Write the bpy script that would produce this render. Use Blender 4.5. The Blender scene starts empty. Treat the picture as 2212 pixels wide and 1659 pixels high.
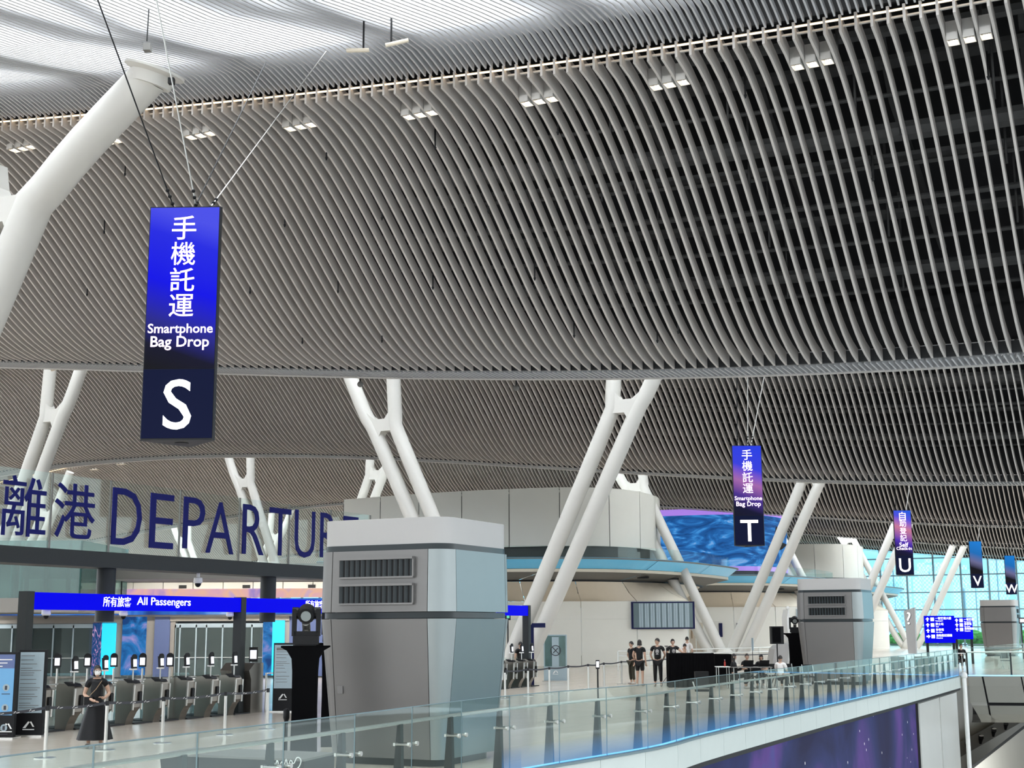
import bpy, bmesh, math, random
from mathutils import Vector, Matrix, noise
random.seed(7)
R = math.radians
scn = bpy.context.scene
col = scn.collection
PI = math.pi

# ---------------------------------------------------------------- camera, sky, exposure
IMW, IMH, FPX = 2212.0, 1659.0, 2950.0
PITCH, ROLL = R(10.1), R(-0.26)
EYE = Vector((0, 0, 2.3))
cam_d = bpy.data.cameras.new('camera')
cam_d.sensor_width = 36.0
cam_d.lens = FPX / IMW * 36.0
cam_d.clip_start, cam_d.clip_end = 0.1, 9000
cam = bpy.data.objects.new('camera', cam_d)
col.objects.link(cam)
CAMROT = Matrix.Rotation(R(90) + PITCH, 3, 'X') @ Matrix.Rotation(ROLL, 3, 'Z')
cam.matrix_world = Matrix.Translation(EYE) @ CAMROT.to_4x4()
scn.camera = cam

world = bpy.data.worlds.new('world')
scn.world = world
world.use_nodes = True
wn = world.node_tree
wn.nodes.clear()
w_out = wn.nodes.new('ShaderNodeOutputWorld')
w_bg = wn.nodes.new('ShaderNodeBackground')
w_tc = wn.nodes.new('ShaderNodeTexCoord')
w_sep = wn.nodes.new('ShaderNodeSeparateXYZ')
w_rmp = wn.nodes.new('ShaderNodeValToRGB')
wn.links.new(w_tc.outputs['Generated'], w_sep.inputs[0])
wn.links.new(w_sep.outputs['Z'], w_rmp.inputs[0])
w_rmp.color_ramp.elements[0].position = 0.0
w_rmp.color_ramp.elements[0].color = (0.92, 0.97, 1.0, 1)
w_rmp.color_ramp.elements[1].position = 0.7
w_rmp.color_ramp.elements[1].color = (0.80, 0.88, 1.0, 1)
wn.links.new(w_rmp.outputs[0], w_bg.inputs[0])
w_bg.inputs[1].default_value = 3.1
wn.links.new(w_bg.outputs[0], w_out.inputs[0])

scn.view_settings.view_transform = 'Standard'
scn.view_settings.look = 'None'
scn.view_settings.exposure = 0.0
scn.view_settings.gamma = 1.0
scn.view_settings.use_curve_mapping = False
try:
    scn.cycles.transparent_max_bounces = 40
    scn.cycles.max_bounces = 7
    scn.cycles.diffuse_bounces = 4
    scn.cycles.glossy_bounces = 3
    scn.cycles.caustics_reflective = False
    scn.cycles.caustics_refractive = False
    scn.cycles.sample_clamp_indirect = 6
except Exception:
    pass

# ---------------------------------------------------------------- maths helpers
SA, CA = math.sin(R(26)), math.cos(R(26))

def W(u, v, z=0.0):                      # hall axes -> world: u runs down the hall, v across it
    return Vector((u * SA + v * CA, u * CA - v * SA, z))

def ray(px, py):
    d = CAMROT @ Vector(((px - IMW / 2) / FPX, -(py - IMH / 2) / FPX, -1))
    return d

def at(px, py, Y):                       # point on the vertical plane at distance Y
    d = ray(px, py)
    return EYE + d * (Y / d.y)

def fl(px, py, z=0.0):                   # point on the horizontal plane z
    d = ray(px, py)
    return EYE + d * ((z - EYE.z) / d.z)

def on_v(px, py, v):                     # point on a plane of constant v
    d = ray(px, py)
    k = v / (d.x * CA - d.y * SA)
    return EYE + d * k

def smooth_path(pts, n, closed=False):
    """Catmull-Rom through pts resampled evenly to n points"""
    P = [Vector(p) for p in pts]
    out = []
    m = len(P)
    for i in range(m - 1):
        p0 = P[i - 1] if i > 0 else P[i] * 2 - P[i + 1]
        p1, p2 = P[i], P[i + 1]
        p3 = P[i + 2] if i + 2 < m else P[i + 1] * 2 - P[i]
        for s in range(16):
            t = s / 16
            out.append(0.5 * ((2 * p1) + (-p0 + p2) * t + (2 * p0 - 5 * p1 + 4 * p2 - p3) * t * t + (-p0 + 3 * p1 - 3 * p2 + p3) * t ** 3))
    out.append(P[-1])
    L = [0.0]
    for a, b in zip(out, out[1:]):
        L.append(L[-1] + (b - a).length)
    res, j = [], 0
    for k in range(n):
        s = L[-1] * k / (n - 1)
        while j < len(L) - 2 and L[j + 1] < s:
            j += 1
        t = (s - L[j]) / max(1e-9, L[j + 1] - L[j])
        res.append(out[j].lerp(out[j + 1], min(1, max(0, t))))
    return res

# ---------------------------------------------------------------- materials
MATS = {}
def mat(name, base, rough=0.5, metal=0.0, emit=None, estr=0.0, var=0.04, nscale=3.0, spec=0.5, bump=0.0, coat=0.0):
    m = bpy.data.materials.new(name)
    m.use_nodes = True
    nt = m.node_tree
    b = nt.nodes['Principled BSDF']
    b.inputs['Roughness'].default_value = rough
    b.inputs['Metallic'].default_value = metal
    b.inputs['Specular IOR Level'].default_value = spec
    if coat:
        b.inputs['Coat Weight'].default_value = coat
    tc = nt.nodes.new('ShaderNodeTexCoord')
    ns = nt.nodes.new('ShaderNodeTexNoise')
    ns.inputs['Scale'].default_value = nscale
    ns.inputs['Detail'].default_value = 3
    nt.links.new(tc.outputs['Object'], ns.inputs['Vector'])
    mp = nt.nodes.new('ShaderNodeMapRange')
    mp.inputs['To Min'].default_value = 1 - var
    mp.inputs['To Max'].default_value = 1 + var
    nt.links.new(ns.outputs['Fac'], mp.inputs['Value'])
    mx = nt.nodes.new('ShaderNodeMix')
    mx.data_type = 'RGBA'
    mx.blend_type = 'MULTIPLY'
    mx.inputs['Factor'].default_value = 1
    mx.inputs[6].default_value = (*base, 1)
    nt.links.new(mp.outputs[0], mx.inputs[7])
    nt.links.new(mx.outputs[2], b.inputs['Base Color'])
    if bump:
        bp = nt.nodes.new('ShaderNodeBump')
        bp.inputs['Strength'].default_value = bump
        nt.links.new(ns.outputs['Fac'], bp.inputs['Height'])
        nt.links.new(bp.outputs[0], b.inputs['Normal'])
    if emit:
        b.inputs['Emission Color'].default_value = (*emit, 1)
        b.inputs['Emission Strength'].default_value = estr
    MATS[name] = m
    return m

def glass(name, tint, alpha=0.12, rough=0.02, refl=0.10):
    m = bpy.data.materials.new(name)
    m.use_nodes = True
    nt = m.node_tree
    nt.nodes.clear()
    o = nt.nodes.new('ShaderNodeOutputMaterial')
    tr = nt.nodes.new('ShaderNodeBsdfTransparent')
    tr.inputs[0].default_value = (*[1 - (1 - c) * 1.0 for c in tint], 1)
    gl = nt.nodes.new('ShaderNodeBsdfGlossy')
    gl.inputs['Roughness'].default_value = rough
    gl.inputs[0].default_value = (0.9, 1.0, 0.98, 1)
    df = nt.nodes.new('ShaderNodeBsdfDiffuse')
    df.inputs[0].default_value = (*[c * 0.8 for c in tint], 1)
    lw = nt.nodes.new('ShaderNodeLayerWeight')
    lw.inputs['Blend'].default_value = 0.35
    mr = nt.nodes.new('ShaderNodeMapRange')
    mr.inputs['To Min'].default_value = refl * 0.15
    mr.inputs['To Max'].default_value = min(1, refl * 2.5)
    nt.links.new(lw.outputs['Fresnel'], mr.inputs['Value'])
    m1 = nt.nodes.new('ShaderNodeMixShader')
    m1.inputs[0].default_value = alpha
    nt.links.new(tr.outputs[0], m1.inputs[1])
    nt.links.new(df.outputs[0], m1.inputs[2])
    m2 = nt.nodes.new('ShaderNodeMixShader')
    nt.links.new(mr.outputs[0], m2.inputs[0])
    nt.links.new(m1.outputs[0], m2.inputs[1])
    nt.links.new(gl.outputs[0], m2.inputs[2])
    nt.links.new(m2.outputs[0], o.inputs[0])
    MATS[name] = m
    return m

def screen(name, stops, scale=1.0, dist=2.0, strength=1.5, stretch=(1, 1, 1), kind='noise', spark=None):
    """an emitting picture screen: noise through a colour ramp, optional sparkles"""
    m = bpy.data.materials.new(name)
    m.use_nodes = True
    nt = m.node_tree
    b = nt.nodes['Principled BSDF']
    b.inputs['Base Color'].default_value = (0.004, 0.004, 0.004, 1)
    b.inputs['Specular IOR Level'].default_value = 0.08
    b.inputs['Roughness'].default_value = 0.6
    tc = nt.nodes.new('ShaderNodeTexCoord')
    mp = nt.nodes.new('ShaderNodeMapping')
    mp.inputs['Scale'].default_value = stretch
    nt.links.new(tc.outputs['Object'], mp.inputs['Vector'])
    if kind == 'voronoi':
        t = nt.nodes.new('ShaderNodeTexVoronoi')
        t.inputs['Scale'].default_value = scale
        f = t.outputs['Distance']
    elif kind == 'wave':
        t = nt.nodes.new('ShaderNodeTexWave')
        t.inputs['Scale'].default_value = scale
        t.inputs['Distortion'].default_value = dist
        t.inputs['Detail'].default_value = 3
        f = t.outputs['Fac']
    elif kind == 'z':
        t = nt.nodes.new('ShaderNodeSeparateXYZ')
        f = t.outputs['Z']
    else:
        t = nt.nodes.new('ShaderNodeTexNoise')
        t.inputs['Scale'].default_value = scale
        t.inputs['Detail'].default_value = 5
        t.inputs['Distortion'].default_value = dist
        f = t.outputs['Fac']
    nt.links.new(mp.outputs[0], t.inputs[0])
    rp = nt.nodes.new('ShaderNodeValToRGB')
    while len(rp.color_ramp.elements) < len(stops):
        rp.color_ramp.elements.new(0.5)
    for e, (p, c) in zip(rp.color_ramp.elements, stops):
        e.position = p
        e.color = (*c, 1)
    nt.links.new(f, rp.inputs[0])
    src = rp.outputs[0]
    if spark:
        v = nt.nodes.new('ShaderNodeTexVoronoi')
        v.inputs['Scale'].default_value = spark[0]
        mp2 = nt.nodes.new('ShaderNodeMapping')
        mp2.inputs['Scale'].default_value = spark[2]
        nt.links.new(tc.outputs['Object'], mp2.inputs['Vector'])
        nt.links.new(mp2.outputs[0], v.inputs['Vector'])
        lt = nt.nodes.new('ShaderNodeMath')
        lt.operation = 'LESS_THAN'
        lt.inputs[1].default_value = spark[1]
        nt.links.new(v.outputs['Distance'], lt.inputs[0])
        mx = nt.nodes.new('ShaderNodeMix')
        mx.data_type = 'RGBA'
        nt.links.new(lt.outputs[0], mx.inputs['Factor'])
        nt.links.new(src, mx.inputs[6])
        mx.inputs[7].default_value = (1, 1, 1, 1)
        src = mx.outputs[2]
    nt.links.new(src, b.inputs['Emission Color'])
    b.inputs['Emission Strength'].default_value = strength
    MATS[name] = m
    return m

mat('fin', (0.545, 0.51, 0.48), rough=0.45, var=0.05, nscale=0.6)
mat('strip_slat', (0.50, 0.50, 0.51), rough=0.35, var=0.05, nscale=0.6)
mat('trim', (0.55, 0.53, 0.50), rough=0.4)
mat('cove', (0.9, 0.8, 0.6), emit=(1.0, 0.70, 0.40), estr=3.5)
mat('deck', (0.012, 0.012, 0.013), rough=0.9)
mat('gear', (0.055, 0.055, 0.055), rough=0.6, var=0.3)
mat('sky_glass', (0.8, 0.85, 0.9), emit=(0.92, 0.97, 1.0), estr=11.0)
mat('column', (0.60, 0.59, 0.555), rough=0.45, var=0.02, nscale=0.5)
mat('lens', (1, 0.9, 0.8), emit=(1.0, 0.86, 0.66), estr=14.0)
mat('reflector', (0.75, 0.68, 0.58), rough=0.25, metal=0.7)
mat('black', (0.005, 0.005, 0.006), rough=0.5, var=0.1, spec=0.25)
mat('cloth', (0.003, 0.003, 0.0035), rough=1.0, var=0.2, spec=0.05)
mat('darkgrey', (0.025, 0.026, 0.028), rough=0.5, spec=0.25)
mat('beam', (0.022, 0.026, 0.027), rough=0.5, spec=0.25)
mat('navy', (0.006, 0.009, 0.06), rough=0.5, spec=0.2)
mat('letter', (0.006, 0.009, 0.12), rough=0.6, spec=0.15)
mat('white', (0.78, 0.78, 0.76), rough=0.5)
mat('panel_white', (0.80, 0.795, 0.73), rough=0.42, var=0.03, nscale=0.8)
mat('panel_beige', (0.66, 0.585, 0.47), rough=0.45, var=0.03)
mat('soffit', (0.17, 0.165, 0.155), rough=0.6)
mat('steel', (0.55, 0.54, 0.51), rough=0.28, metal=0.9, var=0.06)
mat('steel_warm', (0.22, 0.20, 0.175), rough=0.32, metal=0.85, var=0.08)
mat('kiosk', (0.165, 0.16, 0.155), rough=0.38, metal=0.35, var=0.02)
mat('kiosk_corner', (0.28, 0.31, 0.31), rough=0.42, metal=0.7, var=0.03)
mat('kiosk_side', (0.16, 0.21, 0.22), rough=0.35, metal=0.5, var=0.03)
mat('kiosk_cap', (0.40, 0.39, 0.38), rough=0.5, var=0.02)
mat('kiosk_band', (0.015, 0.022, 0.025), rough=0.3, spec=0.3)
mat('sign_dark', (0.003, 0.005, 0.02), rough=0.5, spec=0.08, emit=(0.001, 0.002, 0.016), estr=1.0)
mat('sign_white', (1, 1, 1), emit=(1, 1, 1), estr=1.15)
mat('sign_pink', (1, 0.9, 1), emit=(0.95, 0.74, 0.97), estr=1.0)
mat('blue_led', (0, 0, 0.02), rough=0.6, spec=0.05, emit=(0.0, 0.0, 0.85), estr=1.0)
mat('cyan_led', (0, 0.2, 0.3), emit=(0.02, 0.60, 0.95), estr=1.2)
mat('blue_glow', (0.1, 0.3, 0.5), emit=(0.18, 0.50, 1.0), estr=3.0)
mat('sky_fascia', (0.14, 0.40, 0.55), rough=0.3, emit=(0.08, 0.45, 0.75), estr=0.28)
mat('skin', (0.50, 0.32, 0.23), rough=0.55)
mat('hair', (0.012, 0.009, 0.008), rough=0.6)
mat('cloth_white', (0.75, 0.73, 0.72), rough=0.9)
mat('cloth_olive', (0.035, 0.032, 0.02), rough=0.9)
mat('shoe', (0.5, 0.46, 0.42), rough=0.7)
mat('tablet_screen', (0.8, 0.8, 0.85), emit=(0.75, 0.78, 0.85), estr=0.9)
mat('poster', (0.25, 0.31, 0.34), rough=0.3, emit=(0.18, 0.25, 0.29), estr=0.35)
mat('poster_blue', (0.10, 0.25, 0.42), rough=0.3, emit=(0.06, 0.22, 0.42), estr=0.5)
mat('door_frame', (0.38, 0.46, 0.50), rough=0.35, metal=0.4)
mat('jamb', (0.30, 0.285, 0.26), rough=0.6)
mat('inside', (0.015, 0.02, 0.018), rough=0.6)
mat('blue_wall', (0.10, 0.14, 0.30), rough=0.5)
mat('green', (0.10, 0.30, 0.03), rough=0.9, var=0.5, nscale=2)
mat('hill', (0.30, 0.46, 0.50), rough=1.0, var=0.35, nscale=0.01)  # haze of distance painted into the hill colour
mat('ground', (0.42, 0.44, 0.43), rough=0.9)
mat('mullion', (0.13, 0.19, 0.21), rough=0.5)
mat('fascia', (0.55, 0.60, 0.57), rough=0.4, var=0.03)
mat('bowl', (0.23, 0.225, 0.20), rough=0.5, var=0.02)
mat('lower_wall', (0.52, 0.53, 0.50), rough=0.35, var=0.06, nscale=0.7)
mat('red', (0.4, 0.03, 0.02), rough=0.5)
mat('exit_green', (0.0, 0.2, 0.1), emit=(0.25, 0.8, 0.5), estr=0.7)
mat('wood', (0.35, 0.24, 0.13), rough=0.5)
mat('ink', (0.03, 0.03, 0.04), rough=0.5)
mat('purple', (0.2, 0.1, 0.3), emit=(0.45, 0.25, 0.9), estr=0.8)
glass('rail_glass', (0.91, 0.96, 0.945), alpha=0.012, refl=0.045)
glass('clear_glass', (0.93, 0.97, 0.96), alpha=0.008, refl=0.02)
glass('facade_glass', (0.72, 0.93, 0.98), alpha=0.02, refl=0.05)
glass('lift_glass', (0.35, 0.52, 0.50), alpha=0.25, refl=0.14)
glass('door_glass', (0.45, 0.55, 0.55), alpha=0.12, refl=0.10)
screen('led_stars', [(0.34, (0.008, 0.008, 0.035)), (0.48, (0.015, 0.02, 0.08)), (0.60, (0.06, 0.03, 0.15)), (0.72, (0.03, 0.05, 0.17))], scale=0.16, dist=1.0, strength=1.7, spark=(3.0, 0.06, (1, 1, 0.45)))
screen('led_ocean', [(0.3, (0.01, 0.06, 0.22)), (0.5, (0.02, 0.14, 0.45)), (0.62, (0.05, 0.30, 0.75)), (0.74, (0.35, 0.55, 0.9))], scale=0.45, dist=3.0, strength=0.9, stretch=(0.6, 0.6, 2.2))
screen('led_banner_blue', [(0.25, (0.01, 0.04, 0.20)), (0.5, (0.03, 0.16, 0.60)), (0.68, (0.15, 0.35, 0.80)), (0.8, (0.7, 0.8, 1.0))], scale=0.30, dist=1.5, strength=1.0)
screen('led_banner_pink', [(0.3, (0.35, 0.25, 0.60)), (0.48, (0.75, 0.42, 0.50)), (0.6, (0.85, 0.50, 0.35)), (0.75, (0.45, 0.35, 0.75))], scale=0.35, dist=3.0, strength=0.95)
screen('led_coral', [(0.0, (0.01, 0.05, 0.20)), (0.35, (0.01, 0.06, 0.22)), (0.55, (0.02, 0.20, 0.55)), (0.8, (0.5, 0.35, 0.7))], scale=0.9, dist=2.0, strength=0.9)
screen('led_pink_coral', [(0.3, (0.01, 0.05, 0.15)), (0.55, (0.02, 0.08, 0.25)), (0.62, (0.5, 0.25, 0.5)), (0.75, (0.8, 0.6, 0.8))], scale=3.0, dist=3.0, strength=0.9, stretch=(2, 2, 0.6))
screen('tower_wall', [(0.0, (0.4, 0.4, 0.4)), (1.0, (0.4, 0.4, 0.4))], strength=0.0)

def sign_mat(name, stops, top=3.6, strength=0.95):
    """LED face whose colour runs down the sign, with a soft sideways sweep"""
    m = bpy.data.materials.new(name)
    m.use_nodes = True
    nt = m.node_tree
    b = nt.nodes['Principled BSDF']
    b.inputs['Base Color'].default_value = (0.004, 0.004, 0.006, 1)
    b.inputs['Specular IOR Level'].default_value = 0.08
    b.inputs['Roughness'].default_value = 0.6
    tc = nt.nodes.new('ShaderNodeTexCoord')
    sp = nt.nodes.new('ShaderNodeSeparateXYZ')
    nt.links.new(tc.outputs['Object'], sp.inputs[0])
    wv = nt.nodes.new('ShaderNodeMath'); wv.operation = 'MULTIPLY_ADD'
    wv.inputs[1].default_value = 0.35
    nt.links.new(sp.outputs['X'], wv.inputs[0])
    nt.links.new(sp.outputs['Z'], wv.inputs[2])
    mr = nt.nodes.new('ShaderNodeMapRange')
    mr.inputs['From Min'].default_value = 1.0
    mr.inputs['From Max'].default_value = top
    nt.links.new(wv.outputs[0], mr.inputs['Value'])
    rp = nt.nodes.new('ShaderNodeValToRGB')
    while len(rp.color_ramp.elements) < len(stops):
        rp.color_ramp.elements.new(0.5)
    for e, (p, c) in zip(rp.color_ramp.elements, stops):
        e.position = p
        e.color = (*c, 1)
    nt.links.new(mr.outputs[0], rp.inputs[0])
    nt.links.new(rp.outputs[0], b.inputs['Emission Color'])
    b.inputs['Emission Strength'].default_value = strength
    MATS[name] = m
sign_mat('sign_s', [(0.0, (0.004, 0.004, 0.006)), (0.14, (0.004, 0.004, 0.02)), (0.30, (0.02, 0.02, 0.28)), (0.55, (0.0, 0.0, 0.85)), (0.85, (0.015, 0.02, 0.80)), (1.0, (0.07, 0.08, 0.85))])
sign_mat('sign_t', [(0.0, (0.004, 0.004, 0.02)), (0.10, (0.004, 0.004, 0.03)), (0.28, (0.07, 0.03, 0.28)), (0.48, (0.38, 0.14, 0.42)), (0.7, (0.04, 0.05, 0.75)), (1.0, (0.02, 0.05, 0.8))])
sign_mat('sign_u', [(0.0, (0.004, 0.004, 0.02)), (0.12, (0.006, 0.004, 0.04)), (0.32, (0.08, 0.03, 0.45)), (0.62, (0.60, 0.20, 0.32)), (0.85, (0.08, 0.08, 0.75)), (1.0, (0.02, 0.10, 0.75))])
sign_mat('sign_v', [(0.0, (0.003, 0.003, 0.006)), (0.15, (0.003, 0.003, 0.006)), (0.35, (0.15, 0.15, 0.30)), (0.6, (0.01, 0.16, 0.50)), (1.0, (0.01, 0.22, 0.70))])

# building facade far off: window grid, distance haze painted into both colours
def tower_mat():
    m = MATS['tower_wall']
    nt = m.node_tree
    nt.nodes.clear()
    o = nt.nodes.new('ShaderNodeOutputMaterial')
    b = nt.nodes.new('ShaderNodeBsdfPrincipled')
    b.inputs['Roughness'].default_value = 0.8
    tc = nt.nodes.new('ShaderNodeTexCoord')
    mp = nt.nodes.new('ShaderNodeMapping')
    mp.inputs['Scale'].default_value = (0.30, 0.30, 0.30)
    nt.links.new(tc.outputs['Object'], mp.inputs[0])
    br = nt.nodes.new('ShaderNodeTexChecker')
    br.inputs['Scale'].default_value = 1.0
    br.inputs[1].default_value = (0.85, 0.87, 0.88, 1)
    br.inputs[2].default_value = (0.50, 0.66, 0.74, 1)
    nt.links.new(mp.outputs[0], br.inputs[0])
    nt.links.new(br.outputs[0], b.inputs['Base Color'])
    nt.links.new(b.outputs[0], o.inputs[0])
tower_mat()

def floor_mat():
    m = bpy.data.materials.new('floor_stone')
    m.use_nodes = True
    nt = m.node_tree
    b = nt.nodes['Principled BSDF']
    tc = nt.nodes.new('ShaderNodeTexCoord')
    mp = nt.nodes.new('ShaderNodeMapping')
    mp.inputs['Rotation'].default_value = (0, 0, R(26))
    nt.links.new(tc.outputs['Object'], mp.inputs[0])
    br = nt.nodes.new('ShaderNodeTexBrick')
    br.inputs['Scale'].default_value = 1.0
    br.inputs['Mortar Size'].default_value = 0.008
    br.inputs['Brick Width'].default_value = 1.2
    br.inputs['Row Height'].default_value = 1.2
    br.offset = 0.0
    br.inputs['Color1'].default_value = (0.60, 0.525, 0.44, 1)
    br.inputs['Color2'].default_value = (0.625, 0.55, 0.465, 1)
    br.inputs['Mortar'].default_value = (0.42, 0.38, 0.32, 1)
    nt.links.new(mp.outputs[0], br.inputs[0])
    nt.links.new(br.outputs[0], b.inputs['Base Color'])
    b.inputs['Roughness'].default_value = 0.2
    b.inputs['Specular IOR Level'].default_value = 0.7
    MATS['floor_stone'] = m
floor_mat()

# ---------------------------------------------------------------- mesh helpers
class MB:
    def __init__(s):
        s.v, s.f, s.m = [], [], []
    def add(s, vs, fs, mi=0):
        k = len(s.v)
        s.v += [tuple(p) for p in vs]
        s.f += [tuple(i + k for i in f) for f in fs]
        s.m += [mi] * len(fs)
        return s
    def box(s, a, b, mi=0, M=None):
        x0, y0, z0 = a; x1, y1, z1 = b
        vs = [Vector(p) for p in ((x0, y0, z0), (x1, y0, z0), (x1, y1, z0), (x0, y1, z0), (x0, y0, z1), (x1, y0, z1), (x1, y1, z1), (x0, y1, z1))]
        if M is not None:
            vs = [M @ p for p in vs]
        return s.add(vs, [(0, 3, 2, 1), (4, 5, 6, 7), (0, 1, 5, 4), (1, 2, 6, 5), (2, 3, 7, 6), (3, 0, 4, 7)], mi)
    def hexa(s, P, mi=0):                # eight corners, bottom four then top four
        return s.add(P, [(0, 3, 2, 1), (4, 5, 6, 7), (0, 1, 5, 4), (1, 2, 6, 5), (2, 3, 7, 6), (3, 0, 4, 7)], mi)
    def prism(s, poly, z0, z1, mi=0, scale0=None, M=None):
        n = len(poly)
        lo = [Vector((p[0], p[1], z0)) for p in (scale0 or poly)]
        hi = [Vector((p[0], p[1], z1)) for p in poly]
        vs = lo + hi
        if M is not None:
            vs = [M @ p for p in vs]
        fs = [tuple(range(n - 1, -1, -1)), tuple(range(n, 2 * n))] + [(i, (i + 1) % n, n + (i + 1) % n, n + i) for i in range(n)]
        return s.add(vs, fs, mi)
    def tube(s, pts, rad, n=10, mi=0, caps=True, flat=None):
        P = [Vector(p) for p in pts]
        rr = rad if isinstance(rad, (list, tuple)) else [rad] * len(P)
        vs = []
        ref = None
        for i, p in enumerate(P):
            t = (P[min(i + 1, len(P) - 1)] - P[max(i - 1, 0)]).normalized()
            if ref is None:
                ref = Vector((0, 1, 0)) if abs(t.y) < 0.8 else Vector((1, 0, 0))
            a = t.cross(ref).normalized()
            b = a.cross(t).normalized()
            ref = b
            for k in range(n):
                w = 2 * PI * k / n
                vs.append(p + (a * math.cos(w) + b * math.sin(w)) * rr[i])
        fs = []
        for i in range(len(P) - 1):
            for k in range(n):
                k2 = (k + 1) % n
                fs.append((i * n + k, i * n + k2, (i + 1) * n + k2, (i + 1) * n + k))
        if caps:
            fs.append(tuple(range(n - 1, -1, -1)))
            fs.append(tuple((len(P) - 1) * n + k for k in range(n)))
        return s.add(vs, fs, mi)
    def lathe(s, prof, n=20, mi=0, c=(0, 0, 0)):
        vs, fs = [], []
        c = Vector(c)
        for r, z in prof:
            for k in range(n):
                w = 2 * PI * k / n
                vs.append(c + Vector((r * math.cos(w), r * math.sin(w), z)))
        for i in range(len(prof) - 1):
            for k in range(n):
                k2 = (k + 1) % n
                fs.append((i * n + k, i * n + k2, (i + 1) * n + k2, (i + 1) * n + k))
        fs.append(tuple(range(n - 1, -1, -1)))
        fs.append(tuple((len(prof) - 1) * n + k for k in range(n)))
        return s.add(vs, fs, mi)
    def ball(s, c, r, n=12, m=8, mi=0, M=None):
        rx, ry, rz = r if isinstance(r, (tuple, list)) else (r, r, r)
        vs, fs = [], []
        for i in range(m + 1):
            th = PI * i / m
            for k in range(n):
                w = 2 * PI * k / n
                vs.append(Vector((rx * math.sin(th) * math.cos(w), ry * math.sin(th) * math.sin(w), rz * math.cos(th))))
        if M is not None:
            vs = [M @ p for p in vs]
        vs = [p + Vector(c) for p in vs]
        for i in range(m):
            for k in range(n):
                k2 = (k + 1) % n
                fs.append((i * n + k2, i * n + k, (i + 1) * n + k, (i + 1) * n + k2))
        return s.add(vs, fs, mi)
    def grid(s, rows, mi=0):
        n = len(rows[0])
        vs = [p for r in rows for p in r]
        fs = [(i * n + k, i * n + k + 1, (i + 1) * n + k + 1, (i + 1) * n + k) for i in range(len(rows) - 1) for k in range(n - 1)]
        return s.add(vs, fs, mi)
    def slab(s, rows, d, mi=0):          # grid of points thickened along vector d
        n, m = len(rows[0]), len(rows)
        d = Vector(d)
        a = [Vector(p) for r in rows for p in r]
        vs = a + [p + d for p in a]
        o = len(a)
        fs = []
        for i in range(m - 1):
            for k in range(n - 1):
                q = (i * n + k, i * n + k + 1, (i + 1) * n + k + 1, (i + 1) * n + k)
                fs.append(q)
                fs.append(tuple(x + o for x in reversed(q)))
        rim = [k for k in range(n)] + [i * n + n - 1 for i in range(1, m)] + [(m - 1) * n + k for k in range(n - 2, -1, -1)] + [i * n for i in range(m - 2, 0, -1)]
        for a_, b_ in zip(rim, rim[1:] + rim[:1]):
            fs.append((b_, a_, a_ + o, b_ + o))
        return s.add(vs, fs, mi)
    def mesh(s, name, mats, smooth=False):
        me = bpy.data.meshes.new(name)
        me.from_pydata(s.v, [], s.f)
        for m in (mats if isinstance(mats, (list, tuple)) else [mats]):
            me.materials.append(MATS[m] if isinstance(m, str) else m)
        me.polygons.foreach_set('material_index', s.m)
        if smooth:
            me.polygons.foreach_set('use_smooth', [True] * len(me.polygons))
            try:
                me.set_sharp_from_angle(angle=R(40))
            except Exception:
                pass
        me.update()
        return me

def link(name, me, parent=None, loc=(0, 0, 0), rz=0.0):
    o = bpy.data.objects.new(name, me)
    col.objects.link(o)
    o.location = loc
    o.rotation_euler = (0, 0, rz)
    if parent is not None:
        o.parent = parent
    return o

def part(name, mb, m, parent=None, label=None, smooth=False, loc=(0, 0, 0), world=False, kind=None):
    if world and parent is not None:
        loc = tuple(-c for c in parent.location)
    o = link(name, mb.mesh(name, m, smooth), parent, loc)
    if label: o['label'] = label
    if kind: o['kind'] = kind
    return o

def tag(o, label=None, cat=None, group=None, kind=None):
    if label: o['label'] = label
    if cat: o['category'] = cat
    if group: o['group'] = group
    if kind: o['kind'] = kind
    return o

def thing(name, label, cat, loc=(0, 0, 0), rz=0.0, group=None):
    o = bpy.data.objects.new(name, None)
    col.objects.link(o)
    o.empty_display_size = 0.2
    o.location = loc
    o.rotation_euler = (0, 0, rz)
    return tag(o, label, cat, group)

def struct(name, mb, m, smooth=False, label=None):
    o = part(name, mb, m, smooth=smooth)
    o['kind'] = 'structure'
    if label: o['label'] = label
    return o

def sroot(name, loc=(0, 0, 0), label=None):
    o = bpy.data.objects.new(name, None)
    col.objects.link(o)
    o.location = loc
    o['kind'] = 'structure'
    if label: o['label'] = label
    return o

def dup(root, loc, rz=0.0, label=None):
    c = root.copy(); col.objects.link(c)
    c.location = loc; c.rotation_euler = (0, 0, rz)
    if label: c['label'] = label
    for ch in list(root.children):
        d = ch.copy(); col.objects.link(d); d.parent = c
        for g in list(ch.children):
            e = g.copy(); col.objects.link(e); e.parent = d
    return c

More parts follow.
